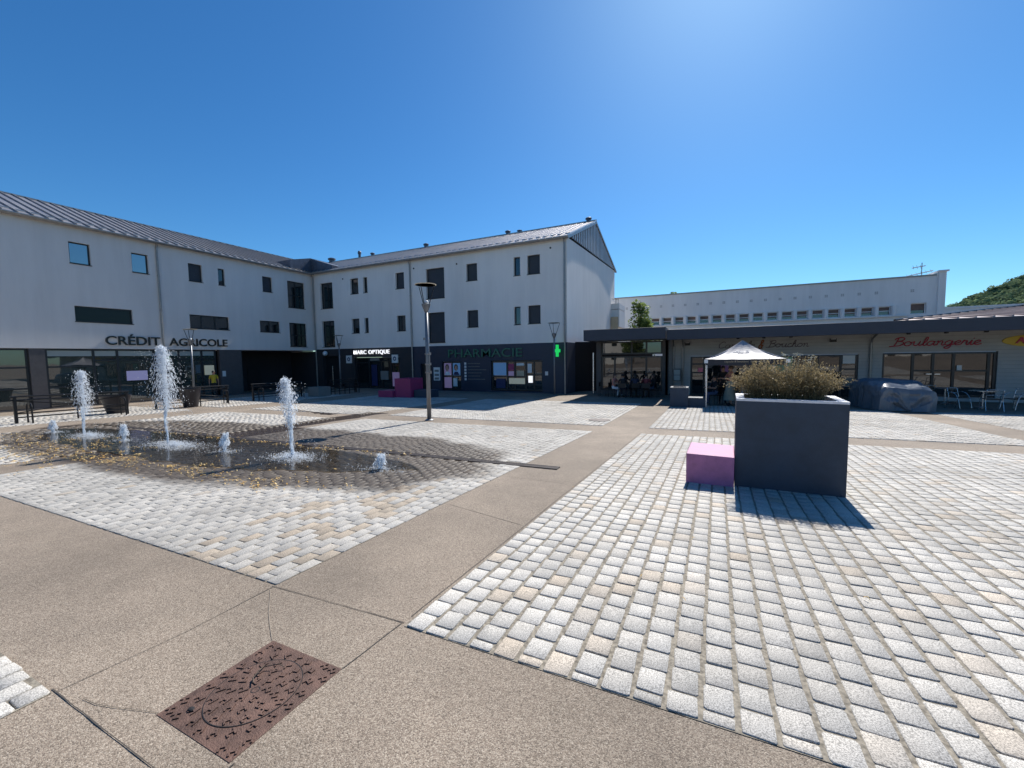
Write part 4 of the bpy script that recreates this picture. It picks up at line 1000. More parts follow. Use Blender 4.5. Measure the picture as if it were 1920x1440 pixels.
text_t = text_obj('MARC OPTIQUE', FACE_CENTRE, -25.58, -21.82, .30, .68, .01, .07, X['whitel'], 'shop_sign', bold=.004, spacing=1.12); tag(text_t, 'bright white letters MARC OPTIQUE over the optician shop', 'sign')
for i, (a, lab) in enumerate(((-26.12,'small square white sign with a dark blue ring, left of the optician lettering'),(-21.28,'small square white sign with a dark blue ring, right of the optician lettering'))):
    t = thing('square_sign', lab, 'sign', FACE_CENTRE(a,-.36,.05), 'square ring signs of the optician')
    mb = MB(); fbox(mb, FACE_CENTRE, a-.29,a+.29,-.36,.27,.02,.10); mb.build('panel', X['offw'], t)
    mb = MB()
    for k in range(24):
        q0, q1 = 2*math.pi*k/24, 2*math.pi*(k+1)/24
        f = lambda r, q: FACE_CENTRE(a+r*math.cos(q), -.04+r*1.08*math.sin(q), .104)
        mb.quad(f(.075,q0), f(.155,q0), f(.155,q1), f(.075,q1))
    mb.build('ring', X['signblue'], t)
flat('notice', FACE_CENTRE, -24.0,-23.0,-.18,.05,-.1,X['fibre'],'beige blind strip over the optician door','blind')
t = thing('pharmacy_cross', 'lit green cross sign mounted at the right end of the pharmacy', 'sign', FACE_CENTRE(-8.0,.3,.4))
mb = MB(); P_ = lambda u, v, d: (-8.0+u, 24.05+d, .31+v)
mb.prism([(-.085,-.37),(.085,-.37),(.085,-.10),(.19,-.10),(.19,.10),(.085,.10),(.085,.37),(-.085,.37),(-.085,.10),(-.19,.10),(-.19,-.10),(-.085,-.10)], P_, -.35, -.25); mb.build('cross', X['greenx'], t)
mb = MB(); mb.box(-8.03,-7.97,23.83,24.2,.28,.34); mb.build('bracket', X['black'], t)
t = thing('wall_globe', 'round white globe light on the dark wall over the door in the corner', 'wall light', FACE_CENTRE(-28.7,.48,.2))
mb = MB(); mb.sphere(FACE_CENTRE(-28.7,.48,.2), .2, 16, 10); mb.build('globe', X['whitep'], t, smooth=True)
mb = MB(); mb.tube([FACE_CENTRE(-28.7,.48,0),FACE_CENTRE(-28.7,.48,.06)], .08, 10); mb.build('base', X['black'], t)
# optician shop interior glints
flat('shop_display', FACE_CENTRE, -23.95,-23.35,-2.2,-.5,-.172,X['signblue'],'tall dark blue banner inside the optician door','banner')
flat('shop_display', FACE_CENTRE, -23.0,-22.2,-1.7,-1.0,-.172,X['fibre'],'grey spectacle shelves inside the optician window','display')
flat('shop_display', FACE_CENTRE, -21.8,-21.1,-2.2,-1.1,-.172,X['lilac'],'lilac lit stand in the right optician pane','display')
# balcony at the far corner
mb = MB(); mb.box(XG,-6.75,38.0,41.0,4.25,4.75); mb.box(XG,-6.75,38,41,2.6,4.2); mb.build('balcony', X['white'], apt)
mb = MB(); mb.box(-7.45,-6.85,37.7,37.98,.8,3.5); mb.build('side_wall', X['beige'], apt)
mb = MB()
for k in range(5): mb.tube([(-7.4+.14*k,37.95,4.75),(-7.4+.14*k,37.95,5.2)], .015, 5)
mb.tube([(-7.45,37.95,5.2),(-6.8,37.95,5.05)], .02, 5); mb.build('balcony_railing', X['black'], apt)

# ------------------------------------------------------------------ low restaurant / bakery building (right)
low = thing('shop_building', 'low grey building with a deep navy roof edge, a restaurant and a bakery', 'building', (6, 27, -2.4))
HR = [(-.45,.30,-2.42,-.14),(.30,7.24,-2.42,-.14),(8.16,12.15,-2.2,-.09)]
mb = MB(); wall_holes(mb, FACE_SHOPS, -1.7, 26, -2.6, .95, HR, .16)
mb.quad((26,25.5,-2.6),(26,36,-2.6),(26,36,1.2),(26,25.5,1.2)); mb.build('wall', stripe_mat('grey_board_cladding', (.42,.42,.41), (.25,.25,.24), .17, 'Z', .05, .75), low)
mb = MB(); mb.box(-1.55,27,22.45,22.6,.74,1.27); fa = mb.build('fascia', X['navy'], low); bevel(fa, .012)
mb = MB(); mb.box(-1.5,27,22.62,25.48,.86,.92); mb.build('soffit', X['anth'], low)
mb = MB(); mb.box(-1.5,27,22.6,23.2,1.2,1.25); mb.quad((-1.5,22.62,1.262),(7.6,22.62,1.262),(13.3,28.5,1.27),(-1.5,28.5,1.27)); mb.build('roof', X['zincd'], low)
def PR(u, s, h): return (5.5+u*24+ s*6.0, 22.62+s*7.5, 1.285+s*.86+h)
mb = MB(); mb.quad((7.6,22.62,1.285),(27,22.62,1.285),(30,30.4,2.2),(15.2,30.4,2.2)); mb.quad((7.6,22.62,1.285),(15.2,30.4,2.2),(15.2,30.4,2.1),(7.6,22.62,1.2))
for k in range(36):
    u = 8+k*.52; s1 = min(1, max(.06, (u-7.6)/7.6)); y1 = 22.62+7.78*s1; z1 = 1.285+.915*s1
    mb.box(0,1,0,1,0,1, P=lambda a, b, c_: (u+(a-.5)*.06, 22.62+(y1-22.62)*b, 1.285+(z1-1.285)*b+.055*c_))
mb.build('sheet_roof', X['roofp'], low)
mb = MB(); mb.tube([(7.6,22.66,1.30),(15.2,30.4,2.24),(30,30.4,2.24)], .06, 6); mb.build('roof_edge', X['black'], low)
# front box with the glazed dining room
mb = MB(); mb.box(-5.95,-1.60,22.3,22.42,.80,1.42); mb.box(-5.95,-5.83,22.42,28,.80,1.42); mb.box(-1.72,-1.60,22.42,28,.80,1.42); fb = mb.build('box_fascia', X['navy'], low); bevel(fb, .012)
mb = MB(); mb.box(-5.83,-1.72,22.42,28,1.3,1.36); mb.box(-5.83,-1.72,22.42,25.1,.82,.86); mb.build('box_roof', X['zincd'], low)
mb = MB()
for a, b in ((-5.85,-5.55),(-1.95,-1.62)): fbox(mb, FACE_BOX, a, b, -2.5, .818, -.3, 0)
fbox(mb, FACE_BOX, -5.55, -1.95, -2.5, -2.2, -.3, -.01)
mb.box(-1.78,-1.65,25.0,25.5,-2.5,.8); mb.build('box_pier', X['stone'], low)
shopfront(low, FACE_BOX, [-5.5,-4.72,-3.72,-2.86,-2.0], -2.2, -.10, -.08, [], X['glass'])
shopfront(low, FACE_BOX, [-5.5,-3.72,-2.86,-2.0], .02, .80, -.08, [], X['glass'])
mb = MB(); mb.box(-6.06,-6.0,24.95,25.05,-2.4,.15); mb.build('door_frame', X['steel'], low)
shopfront(low, FACE_SHOPS, [-.4,.26], -2.42, -.16, -.06, [(0,(-.6,-1.1))], X['glass'])
shopfront(low, FACE_SHOPS, [.34,1.6,2.5,3.4,4.6,5.6,6.55,7.2], -2.42, -.16, -.06, [(6,(-.9,)),(0,(-.5,))], X['glass'])
shopfront(low, FACE_SHOPS, [8.2,9.31,10.03,10.74,11.9,12.1], -2.2, -.11, -.06, [(1,(-.97,)),(2,(-.97,)),(3,(-.97,))], X['glass'])
mb = MB(); fbox(mb, FACE_SHOPS, 9.78,9.98,-1.15,-1.11,-.03,0); fbox(mb, FACE_SHOPS, 10.08,10.28,-1.15,-1.11,-.03,0); mb.build('door_handle', X['steel'], low)
for u in (-1.36,-.86,7.68):
    mb = MB(); mb.tube([(u,24.6,.86),(u,25.3,.62),(u,25.4,.4),(u,25.4,-2.4)], .05, 10)
    for z in (.3,-1): mb.tube([(u,25.4,z),(u,25.4,z+.05)], .065, 10)
    mb.build('downpipe', X['gutter'], low)
t = MB()
script_mb(t, 'Boulangerie', FACE_SHOPS, 8.5, 11.55, .22, .205, .03, .022); tag(t.build('shop_sign', X['red'], smooth=True), 'red script lettering Boulangerie on the grey wall', 'sign')
sg = thing('shop_sign', 'faded script lettering of the restaurant with an orange ampersand, half hidden behind the gazebo', 'sign', FACE_SHOPS(3.2,.4,.03))
t = MB(); script_mb(t, 'Capsule', FACE_SHOPS, .95, 2.75, .28, .18, .03, .014); script_mb(t, 'Bouchon', FACE_SHOPS, 3.35, 5.15, .28, .18, .03, .014); t.build('lettering', X['purple'], sg, smooth=True)
t = MB(); script_mb(t, '&', FACE_SHOPS, 2.9, 3.12, .22, .25, .03, .028); t.build('ampersand', X['orange'], sg, smooth=True)
sg = thing('shop_sign', 'yellow oval sign with red letters Au at the right end of the bakery wall', 'sign', FACE_SHOPS(13.3,.35,.03))
mb = MB(); mb.prism([(13.35+1.12*math.cos(k*math.pi/20), .36+.27*math.sin(k*math.pi/20)) for k in range(40)], lambda u, v, d: FACE_SHOPS(u, v, d), .01, .06); mb.build('panel', X['yellow'], sg)
text_obj('Au', FACE_SHOPS, 12.62, 13.12, .24, .52, .06, .04, X['red'], 'lettering', sg, shear=.15, bold=.03)
for u, lab in ((-.62,'small black floodlight under the soffit left of the gazebo'),(6.15,'small black floodlight under the soffit between gazebo and bakery')):
    t = thing('floodlight', lab, 'floodlight', FACE_SHOPS(u,.6,.2), 'floodlights on the shop wall')
    mb = MB(); fbox(mb, FACE_SHOPS, u-.13,u+.13,.48,.66,.06,.2); mb.build('housing', X['black'], t)
    mb = MB(); fbox(mb, FACE_SHOPS, u-.10,u+.10,.62,.655,.2,.206); fbox(mb, FACE_SHOPS, u-.02,u+.02,.52,.6,0,.06); mb.build('lamp_glass', X['offw'], t)
for k, u in enumerate((1.9,3.1,4.3,8.9,10.2,11.5,12.9)):
    mb = MB(); mb.lathe([(.07,-.11),(.09,0)], FACE_SHOPS(u,.86,.5), 10); tag(mb.build('soffit_light', X['black']), 'small dark round spotlight under the shop soffit', 'spotlight', 'round spotlights under the shop soffit')
t = thing('menu_board', 'lit menu case on the pier between the dining room and the restaurant door', 'menu board', (-1.14,24.9,-1.5))
mb = MB(); mb.box(-1.33,-.95,24.86,24.94,-1.56,-.86); mb.build('case', X['anth'], t)
mb = MB(); mb.box(-1.30,-.98,24.85,24.859,-1.2,-.9); mb.box(-1.30,-.98,24.85,24.859,-1.52,-1.23); mb.build('menu_sheet', X['blind'], t)
flat('notice', FACE_SHOPS, 6.62,7.12,-.62,-.2,-.05,X['offw'],'white printed notice on the upper glass of the door left of the bakery','notice')
flat('notice', FACE_SHOPS, 6.66,7.1,-1.75,-1.35,-.05,X['fibre'],'grey notice low on the glass of the door left of the bakery','notice')
flat('notice', FACE_SHOPS, 10.85,11.02,-.95,-.72,-.05,X['offw'],'small white notice on the right bakery pane','notice')
flat('notice', FACE_SHOPS, 1.15,1.5,-.62,-.22,-.05,X['offw'],'white poster on the restaurant glass above the pink poster','notice')
flat('notice', FACE_SHOPS, 1.13,1.5,-1.1,-.68,-.05,X['pink'],'pink poster on the restaurant glass under the gazebo','notice')
flat('green_board', FACE_SHOPS, 3.4,4.5,-1.1,-.25,-.05,X['greenp'],'mint green panel on the restaurant glass behind the shrub','panel')

# ------------------------------------------------------------------ school building behind
sch = thing('school_building', 'long pale flat roofed building behind the shops with a band of small windows', 'building', (5, 55, -2.4))
WS = [(-5.2+k*1.295, -5.2+k*1.295+.93, 3.40, 4.22) for k in range(17)]+[(17.85,18.95,3.40,4.38)]
mb = MB(); wall_holes(mb, FACE_SCHOOL, -12, 19.65, -2.5, 6.8, WS, .3)
mb.quad((-12,50,6.8),(19.65,50,6.8),(19.65,62,6.8),(-12,62,6.8)); mb.quad((20.1,50,-2.5),(20.1,62,-2.5),(20.1,62,6.8),(20.1,50,6.8)); mb.build('wall', X['school'], sch)
mb = MB(); mb.box(19.62,20.12,49.82,62,-2.5,7.08); mb.box(19.55,20.25,49.7,62,7.08,7.22); mb.prism([(18.9,6.8),(19.62,7.08),(19.62,6.8)], lambda u, v, d: FACE_SCHOOL(u, v, d), -.6, .05); mb.build('end_pilaster', X['school'], sch)
mb = MB(); mb.box(-12,19.5,49.9,50.2,6.8,6.92); mb.build('coping', X['gutter'], sch)
mb = MB(); mb.box(-12,17.6,49.7,50,3.22,3.32); mb.build('string_course', X['school'], sch)
for k in range(18):
    a = -5.2+k*1.295-.365; mb = MB(); mb.lathe([(.17,3.33),(.17,4.26)], (a+.182,49.88,0), 12); mb.build('column', X['school'], sch, smooth=False)
for i, (a,b,c,d) in enumerate(WS):
    w = window(sch, FACE_SCHOOL, a, b, c, d, .3, 'glass', (), ((c+d)/2,) if i < 17 else (), False, 'whitep')
    m_ = MB(); fbox(m_, FACE_SCHOOL, a+.08, b-.08, c+(d-c)*(.34 if i % 4 else .5), d-.06, -.285, -.28); m_.build('blind', X['brownblind'], w)
for k in range(20):
    u = -8.0+k*1.295+(1.3 if k == 19 else 0); mb = MB()
    for du in (-.07,.07):
        for dz in (-.07,.07): fbox(mb, FACE_SCHOOL, u+du-.055,u+du+.055,5.55+dz-.055,5.55+dz+.055,0,.012)
    mb.build('vent', X['vent'], sch)
mb = MB(); mb.box(20.25,60,50.5,62,-2.5,3.75); mb.box(20.25,60,50.4,62,3.75,3.92); mb.build('side_wing', X['school'], sch)
mb = MB(); mb.tube([(18.7,50.6,6.8),(18.7,50.6,8.15)], .035, 6); mb.tube([(18.0,50.6,7.72),(18.95,50.6,7.85)], .04, 5); mb.tube([(17.6,50.6,6.98),(19.5,50.6,7.36)], .04, 5)
for k in range(6): u = 17.7+k*.33; mb.tube([(u,50.4,6.99+(u-17.6)*.2-.16),(u,50.8,6.99+(u-17.6)*.2+.16)], .014, 4)
for k in range(3): u = 18.1+k*.26; mb.tube([(u,50.5,7.60),(u,50.7,7.96)], .014, 4)
tag(mb.build('antenna', X['gutter']), 'television aerial on the roof of the pale school building', 'antenna')
# ------------------------------------------------------------------ street lamps
def lamp(loc, h, label, big=False):
    t = thing('street_lamp', label, 'street lamp', loc, 'street lamps with disc reflectors')
    x, y, z = loc; r0 = .075 if big else .06
    mb = MB(); mb.tube([(x,y,z-.1),(x,y,z+h*.45),(x,y,z+h-.95)], [r0, r0*.9, r0*.72], 12); mb.build('pole', X['alu'], t, smooth=True)
    mb = MB(); mb.lathe([(r0*2.0,-.02),(r0*2.0,.02),(r0*1.2,.05)], loc, 16); mb.build('base_plate', X['alu'], t)
    mb = MB(); mb.lathe([(.035,h-.98),(.05,h-.95),(.14,h-.72),(.15,h-.66),(.06,h-.62)], loc, 16); mb.build('lamp_head', X['alu'], t, smooth=False)
    mb = MB(); mb.sphere((x+.02,y,z+h-.6), .065, 10, 6); mb.build('bulb', X['whitep'], t, smooth=True)
    for q in (2.9, 0.1, -1.4):
        mb = MB(); mb.tube([(x+.11*math.cos(q),y+.11*math.sin(q),z+h-.72),(x+.345*math.cos(q),y+.345*math.sin(q),z+h-.05)], .014, 6); mb.build('arm', X['black'], t)
    mb = MB(); mb.lathe([(.34,h-.03),(.36,h-.025),(.36,h-.01),(.30,h+.0),(.02,h+.012)], loc, 32); mb.lathe([(.34,h-.03),(.02,h-.018)], loc, 32); mb.build('reflector', X['disc'], t, smooth=False)
    if big:
        for zz, s in ((1.62,.02),(1.9,.03),(2.25,.02)):
            mb = MB(); mb.lathe([(r0*1.15,zz),(r0*1.25,zz+.03),(r0*1.15,zz+.06)], loc, 12); mb.box(x+.06,x+.13,y-.03,y+.03,z+zz-.01,z+zz+.08); mb.build('clamp', X['gutter'], t)
        mb = MB(); mb.tube([(x+.10,y-.02,z+1.6),(x+.105,y-.02,z+2.35)], .012, 6); mb.box(x-.14,x-.07,y-.03,y+.02,z+2.75,z+2.83); mb.build('cable_duct', X['gutter'], t)
lamp((-8.38,11.12,g(-8.38,11.12)), 4.62, 'tall grey lamp post with a wide disc on three arms, just behind the fountain', True)
lamp((-27.6,13.6,g(-27.6,13.6)), 4.3, 'slim lamp post with a disc reflector in front of the bank lettering')
lamp((-25.8,22.9,g(-25.8,22.9)), 4.3, 'slim lamp post with a disc reflector beside the optician, near the building corner')
lamp((-7.94,23.0,g(-7.94,23.0)), 4.4, 'slim lamp post with a disc reflector beside the green pharmacy cross')

# ------------------------------------------------------------------ cycle racks
def rack(x, y0, y1, label):
    t = thing('cycle_rack', label, 'cycle rack', (x, (y0+y1)/2, g(x, (y0+y1)/2)), 'black cycle racks along the bank')
    mb = MB(); H = .98
    Z = lambda y: g(x, y)
    for y in (y0, y1):
        mb = MB(); mb.box(x-.04,x+.04,y-.04,y+.04,Z(y)-.05,Z(y)+H); mb.build('post', X['black'], t)
    mb = MB()
    for h in (H, H-.13): mb.tube([(x,y0-.1,Z(y0)+h),(x,y1+.1,Z(y1)+h)], .03, 6)
    for h in (.36, .22): mb.tube([(x,y0,Z(y0)+h),(x,y1,Z(y1)+h)], .024, 6)
    mb.build('rail', X['black'], t)
    mb = MB(); ym = (y0+y1)/2; zm = Z(ym)+.60
    for a, b in ((y0,.82),(y0,.38),(y1,.82),(y1,.38)): mb.tube([(x,a,Z(a)+b),(x,ym,zm)], .018, 5)
    mb.tube([(x-.03,ym,zm),(x+.03,ym,zm)], .11, 14); mb.build('cross_brace', X['black'], t)
    for k in range(3):
        y = y0+.25+(y1-y0-.5)*k/2; z = Z(y); mb = MB(); a, b = x+.12, x+.56
        mb.tube([(a,y,z-.05),(a,y,z+.62),(a+.03,y,z+.70),(a+.09,y,z+.735),(b-.09,y,z+.735),(b-.03,y,z+.70),(b,y,z+.62),(b,y,z-.05)], .026, 8)
        mb.box(a,b,y-.015,y+.015,z+.44,z+.50); mb.build('hoop', X['black'], t, smooth=False)
rack(-22.35, 5.35, 8.45, 'black cycle rack with arched hoops nearest the left edge, behind the low leftmost jet')
rack(-23.6, 10.0, 13.2, 'black cycle rack with arched hoops behind the tallest jet')
rack(-23.4, 14.5, 17.6, 'black cycle rack with arched hoops in the shade by the dark passage')
rack(-22.6, 19.2, 21.4, 'black cycle rack with arched hoops in the shade before the corner door')

# ------------------------------------------------------------------ pots and planters
def pot(x, y, r1, r0, h, label):
    t = thing('plant_pot', label, 'plant pot', (x, y, g(x, y)), 'big round tapered pots by the bank')
    mb = MB(); mb.lathe([(r0,0),(r1,h),(r1,h+.005),(r1-.045,h+.005),(r1-.06,h-.12)], (x,y,g(x,y)-.01), 36, cap=True); mb.build('body', X['pot'], t, smooth=False)
    mb = MB(); mb.lathe([(r1-.06,h-.14),(.02,h-.08)], (x,y,g(x,y)), 24); mb.build('soil', X['soil'], t)
pot(-23.3, 8.45, .52, .31, .80, 'large dark tapered pot between the leftmost rack and the tallest jet')
pot(-23.2, 11.25, .45, .29, .95, 'large dark tapered pot behind the tallest jet, beside the slim lamp post')
def planter_box(x, y, w, d, h, rz, bodym, label, soil=True, name='planter', rimm=None):
    z = g(x, y); t = thing(name, label, 'planter', (0, 0, 0))
    c, s = math.cos(rz), math.sin(rz)
    P_ = lambda u, v, q: (x+u*c-v*s, y+u*s+v*c, q)
    zb = z-.08; mb = MB(); k = .10
    o = [(0,0),(w,0),(w,d),(0,d)]; i = [(k,k),(w-k,k),(w-k,d-k),(k,d-k)]
    for a in range(4):
        b = (a+1) % 4
        mb.quad(P_(*o[a],zb),P_(*o[b],zb),P_(*o[b],z+h-.03),P_(*o[a],z+h-.03))
    mb.build('body', bodym, t)
    mb = MB()
    for a in range(4):
        b = (a+1) % 4
        mb.quad(P_(*o[a],z+h),P_(*o[b],z+h),P_(*i[b],z+h),P_(*i[a],z+h)); mb.quad(P_(*i[a],z+h),P_(*i[b],z+h),P_(*i[b],z+h-.25),P_(*i[a],z+h-.25))
        mb.quad(P_(*o[a],z+h-.03),P_(*o[b],z+h-.03),P_(*o[b],z+h),P_(*o[a],z+h))
    mb.build('rim', rimm or bodym, t)
    if soil:
        mb = MB(); n = 8
        for a in range(n):
            for b in range(n):
                q = lambda aa, bb: P_(k+(w-2*k)*aa/n, k+(d-2*k)*bb/n, z+h-.10+mnoise.noise(Vector((aa*.9,bb*.9,h)))*.03)
                mb.quad(q(a,b),q(a+1,b),q(a+1,b+1),q(a,b+1))
        mb.build('soil', X['soil'], t)
    return t
RZ = R(-3.4)
planter_box(.47, 6.20, 1.21, .82, 1.225, RZ, X['planter'], 'big square charcoal planter with a pale rim standing in the sunlit setts', rimm=X['rim'])
def block(x, y, w, d, h, rz, material, label, name='seat_block', cat='seat'):
    z = g(x, y); c, s = math.cos(rz), math.sin(rz); mb = MB()
    mb.box(0,w,0,d,0,1, P=lambda u, v, q: (x+u*c-v*s, y+u*s+v*c, z-.06+q*(h+.06)))
    o = bevel(mb.build(name, material), .008); return tag(o, label, cat)
block(-.145, 6.16, .605, .82, .43, RZ, X['pink'], 'faded pink seat block against the left side of the big charcoal planter')
planter_box(-16.8, 18.95, 1.2, 1.2, 1.16, 0, X['magenta'], 'crimson square planter in the shade by the optician')
block(-17.95, 18.75, 1.14, 1.0, .42, 0, X['magenta'], 'low crimson seat block on the left of the crimson planter')
block(-15.55, 19.2, 1.15, .9, .46, 0, X['planter'], 'low black seat block on the right of the crimson planter')
planter_box(-1.12, 18.6, .72, .8, .86, 0, X['planter'], 'dark square planter in front of the dining room, left of the gazebo')
block(-.40, 18.75, .68, .7, .42, 0, X['planter'], 'low dark seat block between the dark planter and the gazebo leg')
planter_box(-22.9, 17.7, 1.0, .9, .62, 0, X['fibre'], 'low grey concrete planter in the shade behind the ragged tall jet')

# dry, wispy shrub: thin arching stems with small leaflets
SY = 6.63
sh = thing('shrub', 'wide dry brownish shrub of fine wispy stems growing in the big charcoal planter', 'shrub', (1.08, 6.55, -.72))
st, lf = MB(), MB(); tn, tl = [], []; br = random.Random(5)
for k in range(1150):
    bx, by = 1.07+br.uniform(-.42,.42), SY+br.uniform(-.22,.22)
    ang = math.atan2((by-SY)*1.3+br.gauss(0,.12), (bx-1.07)+br.gauss(0,.22)); out = br.uniform(.02,1)**.7
    H = (.61-.34*out**1.5)*br.uniform(.62,1.12); Rr = .52*out*br.uniform(.7,1.16)
    p0 = Vector((bx, by, -.73)); p3 = Vector((1.07+(bx-1.07)*.6+math.cos(ang)*Rr, SY+(by-SY)*.6+math.sin(ang)*Rr*.5, -.73+H+.06))
    if p3.z < -.56: p3.z = -.56+br.uniform(0,.05)
    p1 = p0.lerp(p3,.33)+Vector((0,0,.08*out+.02)); p2 = p0.lerp(p3,.7)+Vector((br.gauss(0,.015),br.gauss(0,.015),.07*out))
    pts = [p0,p1,p2,p3]; n0 = len(st.f); st.tube(pts, [.0022,.0020,.0014,.0007], 3, cap=False); tn += [br.uniform(.1,.9)]*(len(st.f)-n0)
    for j in range(17):
        f = br.uniform(.25,1); seg = min(2, int(f*3)); q = pts[seg].lerp(pts[seg+1], f*3-seg)
        d = Vector((br.gauss(0,1),br.gauss(0,1),br.gauss(.5,.8))).normalized(); L_ = br.uniform(.012,.034); w = br.uniform(.0022,.0050)
        s_ = d.cross(Vector((br.gauss(0,1),br.gauss(0,1),br.gauss(0,1)))).normalized()*w
        lf.quad(q-s_, q+d*L_*.5-s_*1.3, q+d*L_, q+d*L_*.5+s_*1.3); tl.append(min(1,max(0,br.gauss(.30+.45*f,.22))))
st.build('stem', X['twig'], sh, tone=tn); lf.build('leaf', X['twig'], sh, tone=tl)
fl = MB()
for _ in range(15):
    cx, cy, cz = 1.20+br.gauss(0,.085), 6.6+br.gauss(0,.07), br.uniform(-.13,-.01)
    fl.tube([(1.17+(cx-1.17)*.5,6.6,-.45),(cx,cy,cz)], .0011, 3)
    for _k in range(9):
        q = (cx+br.gauss(0,.017), cy+br.gauss(0,.017), cz+br.gauss(0,.005)); fl.blob(q, (br.uniform(.003,.007),)*2+(.003,))
fl.build('flower_head', X['umbel'], sh)

# ------------------------------------------------------------------ gazebo
gz = thing('gazebo', 'pop-up gazebo with a pale peaked canopy and dark valance in front of the restaurant', 'gazebo', (1.75, 20.2, -2.34))
GX0, GX1, GY0, GY1, ZE_, ZP = .27, 3.15, 18.72, 21.6, -.24, .56
gc = ((GX0+GX1)/2, (GY0+GY1)/2)
corners = [(GX0,GY0),(GX1,GY0),(GX1,GY1),(GX0,GY1)]
for i in range(4):
    a, b = corners[i], corners[(i+1) % 4]; mb = MB(); n = 12
    def pt(s, q):      # s along the edge, q from eave to peak, sagging like stretched cloth
        ex, ey = a[0]+(b[0]-a[0])*s, a[1]+(b[1]-a[1])*s
        w = abs(2*s-1); h = q**1.45*(.82+.18*w)+q**5*.18*(1-w)
        sag = -.03*math.sin(math.pi*s)*(1-q)
        return (ex+(gc[0]-ex)*q, ey+(gc[1]-ey)*q, ZE_+(ZP-ZE_)*h+sag*.6+.006*math.sin(s*23+i)*(1-q))
    for s in range(n):
        for q in range(n): mb.quad(pt(s/n,q/n),pt((s+1)/n,q/n),pt((s+1)/n,(q+1)/n),pt(s/n,(q+1)/n))
    mb.build('canopy', X['canopy'], gz, smooth=True)
    mb = MB()
    for s in range(24):
        f = lambda k: (a[0]+(b[0]-a[0])*k/24, a[1]+(b[1]-a[1])*k/24, ZE_-.02*math.sin(math.pi*k/24)+.0)
        p, q = f(s), f(s+1); dz = lambda k: -.25-.012*math.sin(k*1.3)
        mb.quad((p[0],p[1],p[2]+dz(s)),(q[0],q[1],q[2]+dz(s+1)),q,p)
    mb.build('valance', X['canopyd'], gz)
for (a, b) in corners:
    mb = MB(); x, y = a+(.03 if a < 1 else -.03), b+(.03 if b < 20 else -.03)
    mb.box(x-.022,x+.022,y-.022,y+.022,g(x,y),ZE_-.02); mb.box(x-.06,x+.06,y-.06,y+.06,g(x,y),g(x,y)+.012); mb.build('leg', X['steel'], gz)
for (a, b) in corners[:2]:
    mb = MB(); mb.box(a-.07,a+.07,b-.05,b-.02,ZE_-.17,ZE_-.02); mb.build('corner_bracket', X['whitep'], gz)
mb = MB()
for (a, b) in corners: mb.tube([(a,b,ZE_-.05),(gc[0],gc[1],ZP-.15)], .012, 5)
mb.build('roof_strut', X['steel'], gz)
text_obj('capsule & bouchon  bar restaurant', lambda u, z, d: (u, GY0-d, z), .95, 2.55, -.40, -.31, .012, .004, X['beige'], 'valance_lettering', gz)
def FG(u, z, d):      # the front canopy panel: z is the way up the slope
    q = z; yy = GY0+(gc[1]-GY0)*q; w = abs(2*((u-GX0)/(GX1-GX0))-1)*0; return (u, yy-.012, ZE_+(ZP-ZE_)*(q**1.45*.82+q**5*.18)+.015+d*0)
mb = MB(); wword = 'Capsule'; tot = sum(SCRIPT[c_][0] for c_ in wword); pen = 0; sx = .62/tot
for ch in wword:
    for s_ in SCRIPT[ch][1]:
        mb.tube([FG(1.28+(pen+a)*sx+b*.02, .50+b*.075, 0) for a, b in catmull(s_, 4)], .006, 5)
    pen += SCRIPT[ch][0]
mb.build('canopy_lettering', X['whitep'], gz, smooth=True)

# ------------------------------------------------------------------ vehicle under a tarpaulin
cv = thing('covered_vehicle', 'small vehicle or stall shrouded in a blue grey tarpaulin in front of the bakery', 'covered vehicle', (6.9, 21.2, -2.3))
mb = MB(); ny, nt = 26, 30; ring = []
for k in range(ny+1):
    f = k/ny; y = 19.62+f*2.6; z0 = g(6.9,y)
    hw = (.72+.08*math.sin(f*math.pi))*(1 if f < .9 else 1-.12*(f-.9)/.1); cxx = 7.08-.36*f; h = .92+.16*min(1,f/.35)+.10*math.sin(f*3)
    if f < .08: h *= .93+.07*f/.08
    row = []
    for j in range(nt+1):
        t = math.pi*j/nt; cs, sn = math.cos(t), math.sin(t)
        px = cxx+hw*math.copysign(abs(cs)**.30, cs)*(1+.06*(1-sn)); pz = h*abs(sn)**.26
        nz = mnoise.noise(Vector((px*1.7,y*1.6,pz*1.8)))*.09+.13*(.3-abs(mnoise.noise(Vector((px*3.2,y*3.0,pz*3.2)))))+mnoise.noise(Vector((px*7,y*6.5,pz*7)))*.015
        fold = .03*math.sin(j*1.9+math.sin(k*.7)*1.6)*max(0,1-pz/h)
        row.append((px+math.copysign(nz+fold, cs)*(1-.5*sn), y+nz*.3, z0+max(.015, pz+nz*.9*sn)))
    ring.append(row)
for k in range(ny):
    for j in range(nt): mb.quad(ring[k][j],ring[k][j+1],ring[k+1][j+1],ring[k+1][j])
for row, sgn in ((ring[0],-1),(ring[-1],1)):        # draped ends with folds
    m_ = 10; c0 = sum(p[0] for p in row)/len(row); zt = max(p[2] for p in row)
    for j in range(nt):
        for i in range(m_):
            def pe(j_, i_):
                p = row[j_]; q = i_/m_; bx = c0+(p[0]-c0)*(1-q); bz = g(c0,p[1])+.02+(p[2]-g(c0,p[1]))*(1-q)
                bulge = .05+.05*q+.30*(.3-abs(mnoise.noise(Vector((bx*1.9+.4,bz*2.6,sgn)))))+mnoise.noise(Vector((bx*8,bz*8,sgn)))*.02
                return (bx, p[1]+sgn*bulge*min(1,q*4), bz)
            mb.quad(pe(j,i),pe(j+1,i),pe(j+1,i+1),pe(j,i+1))
mb.build('cover', X['tarp'], cv, smooth=True)
mb = MB()
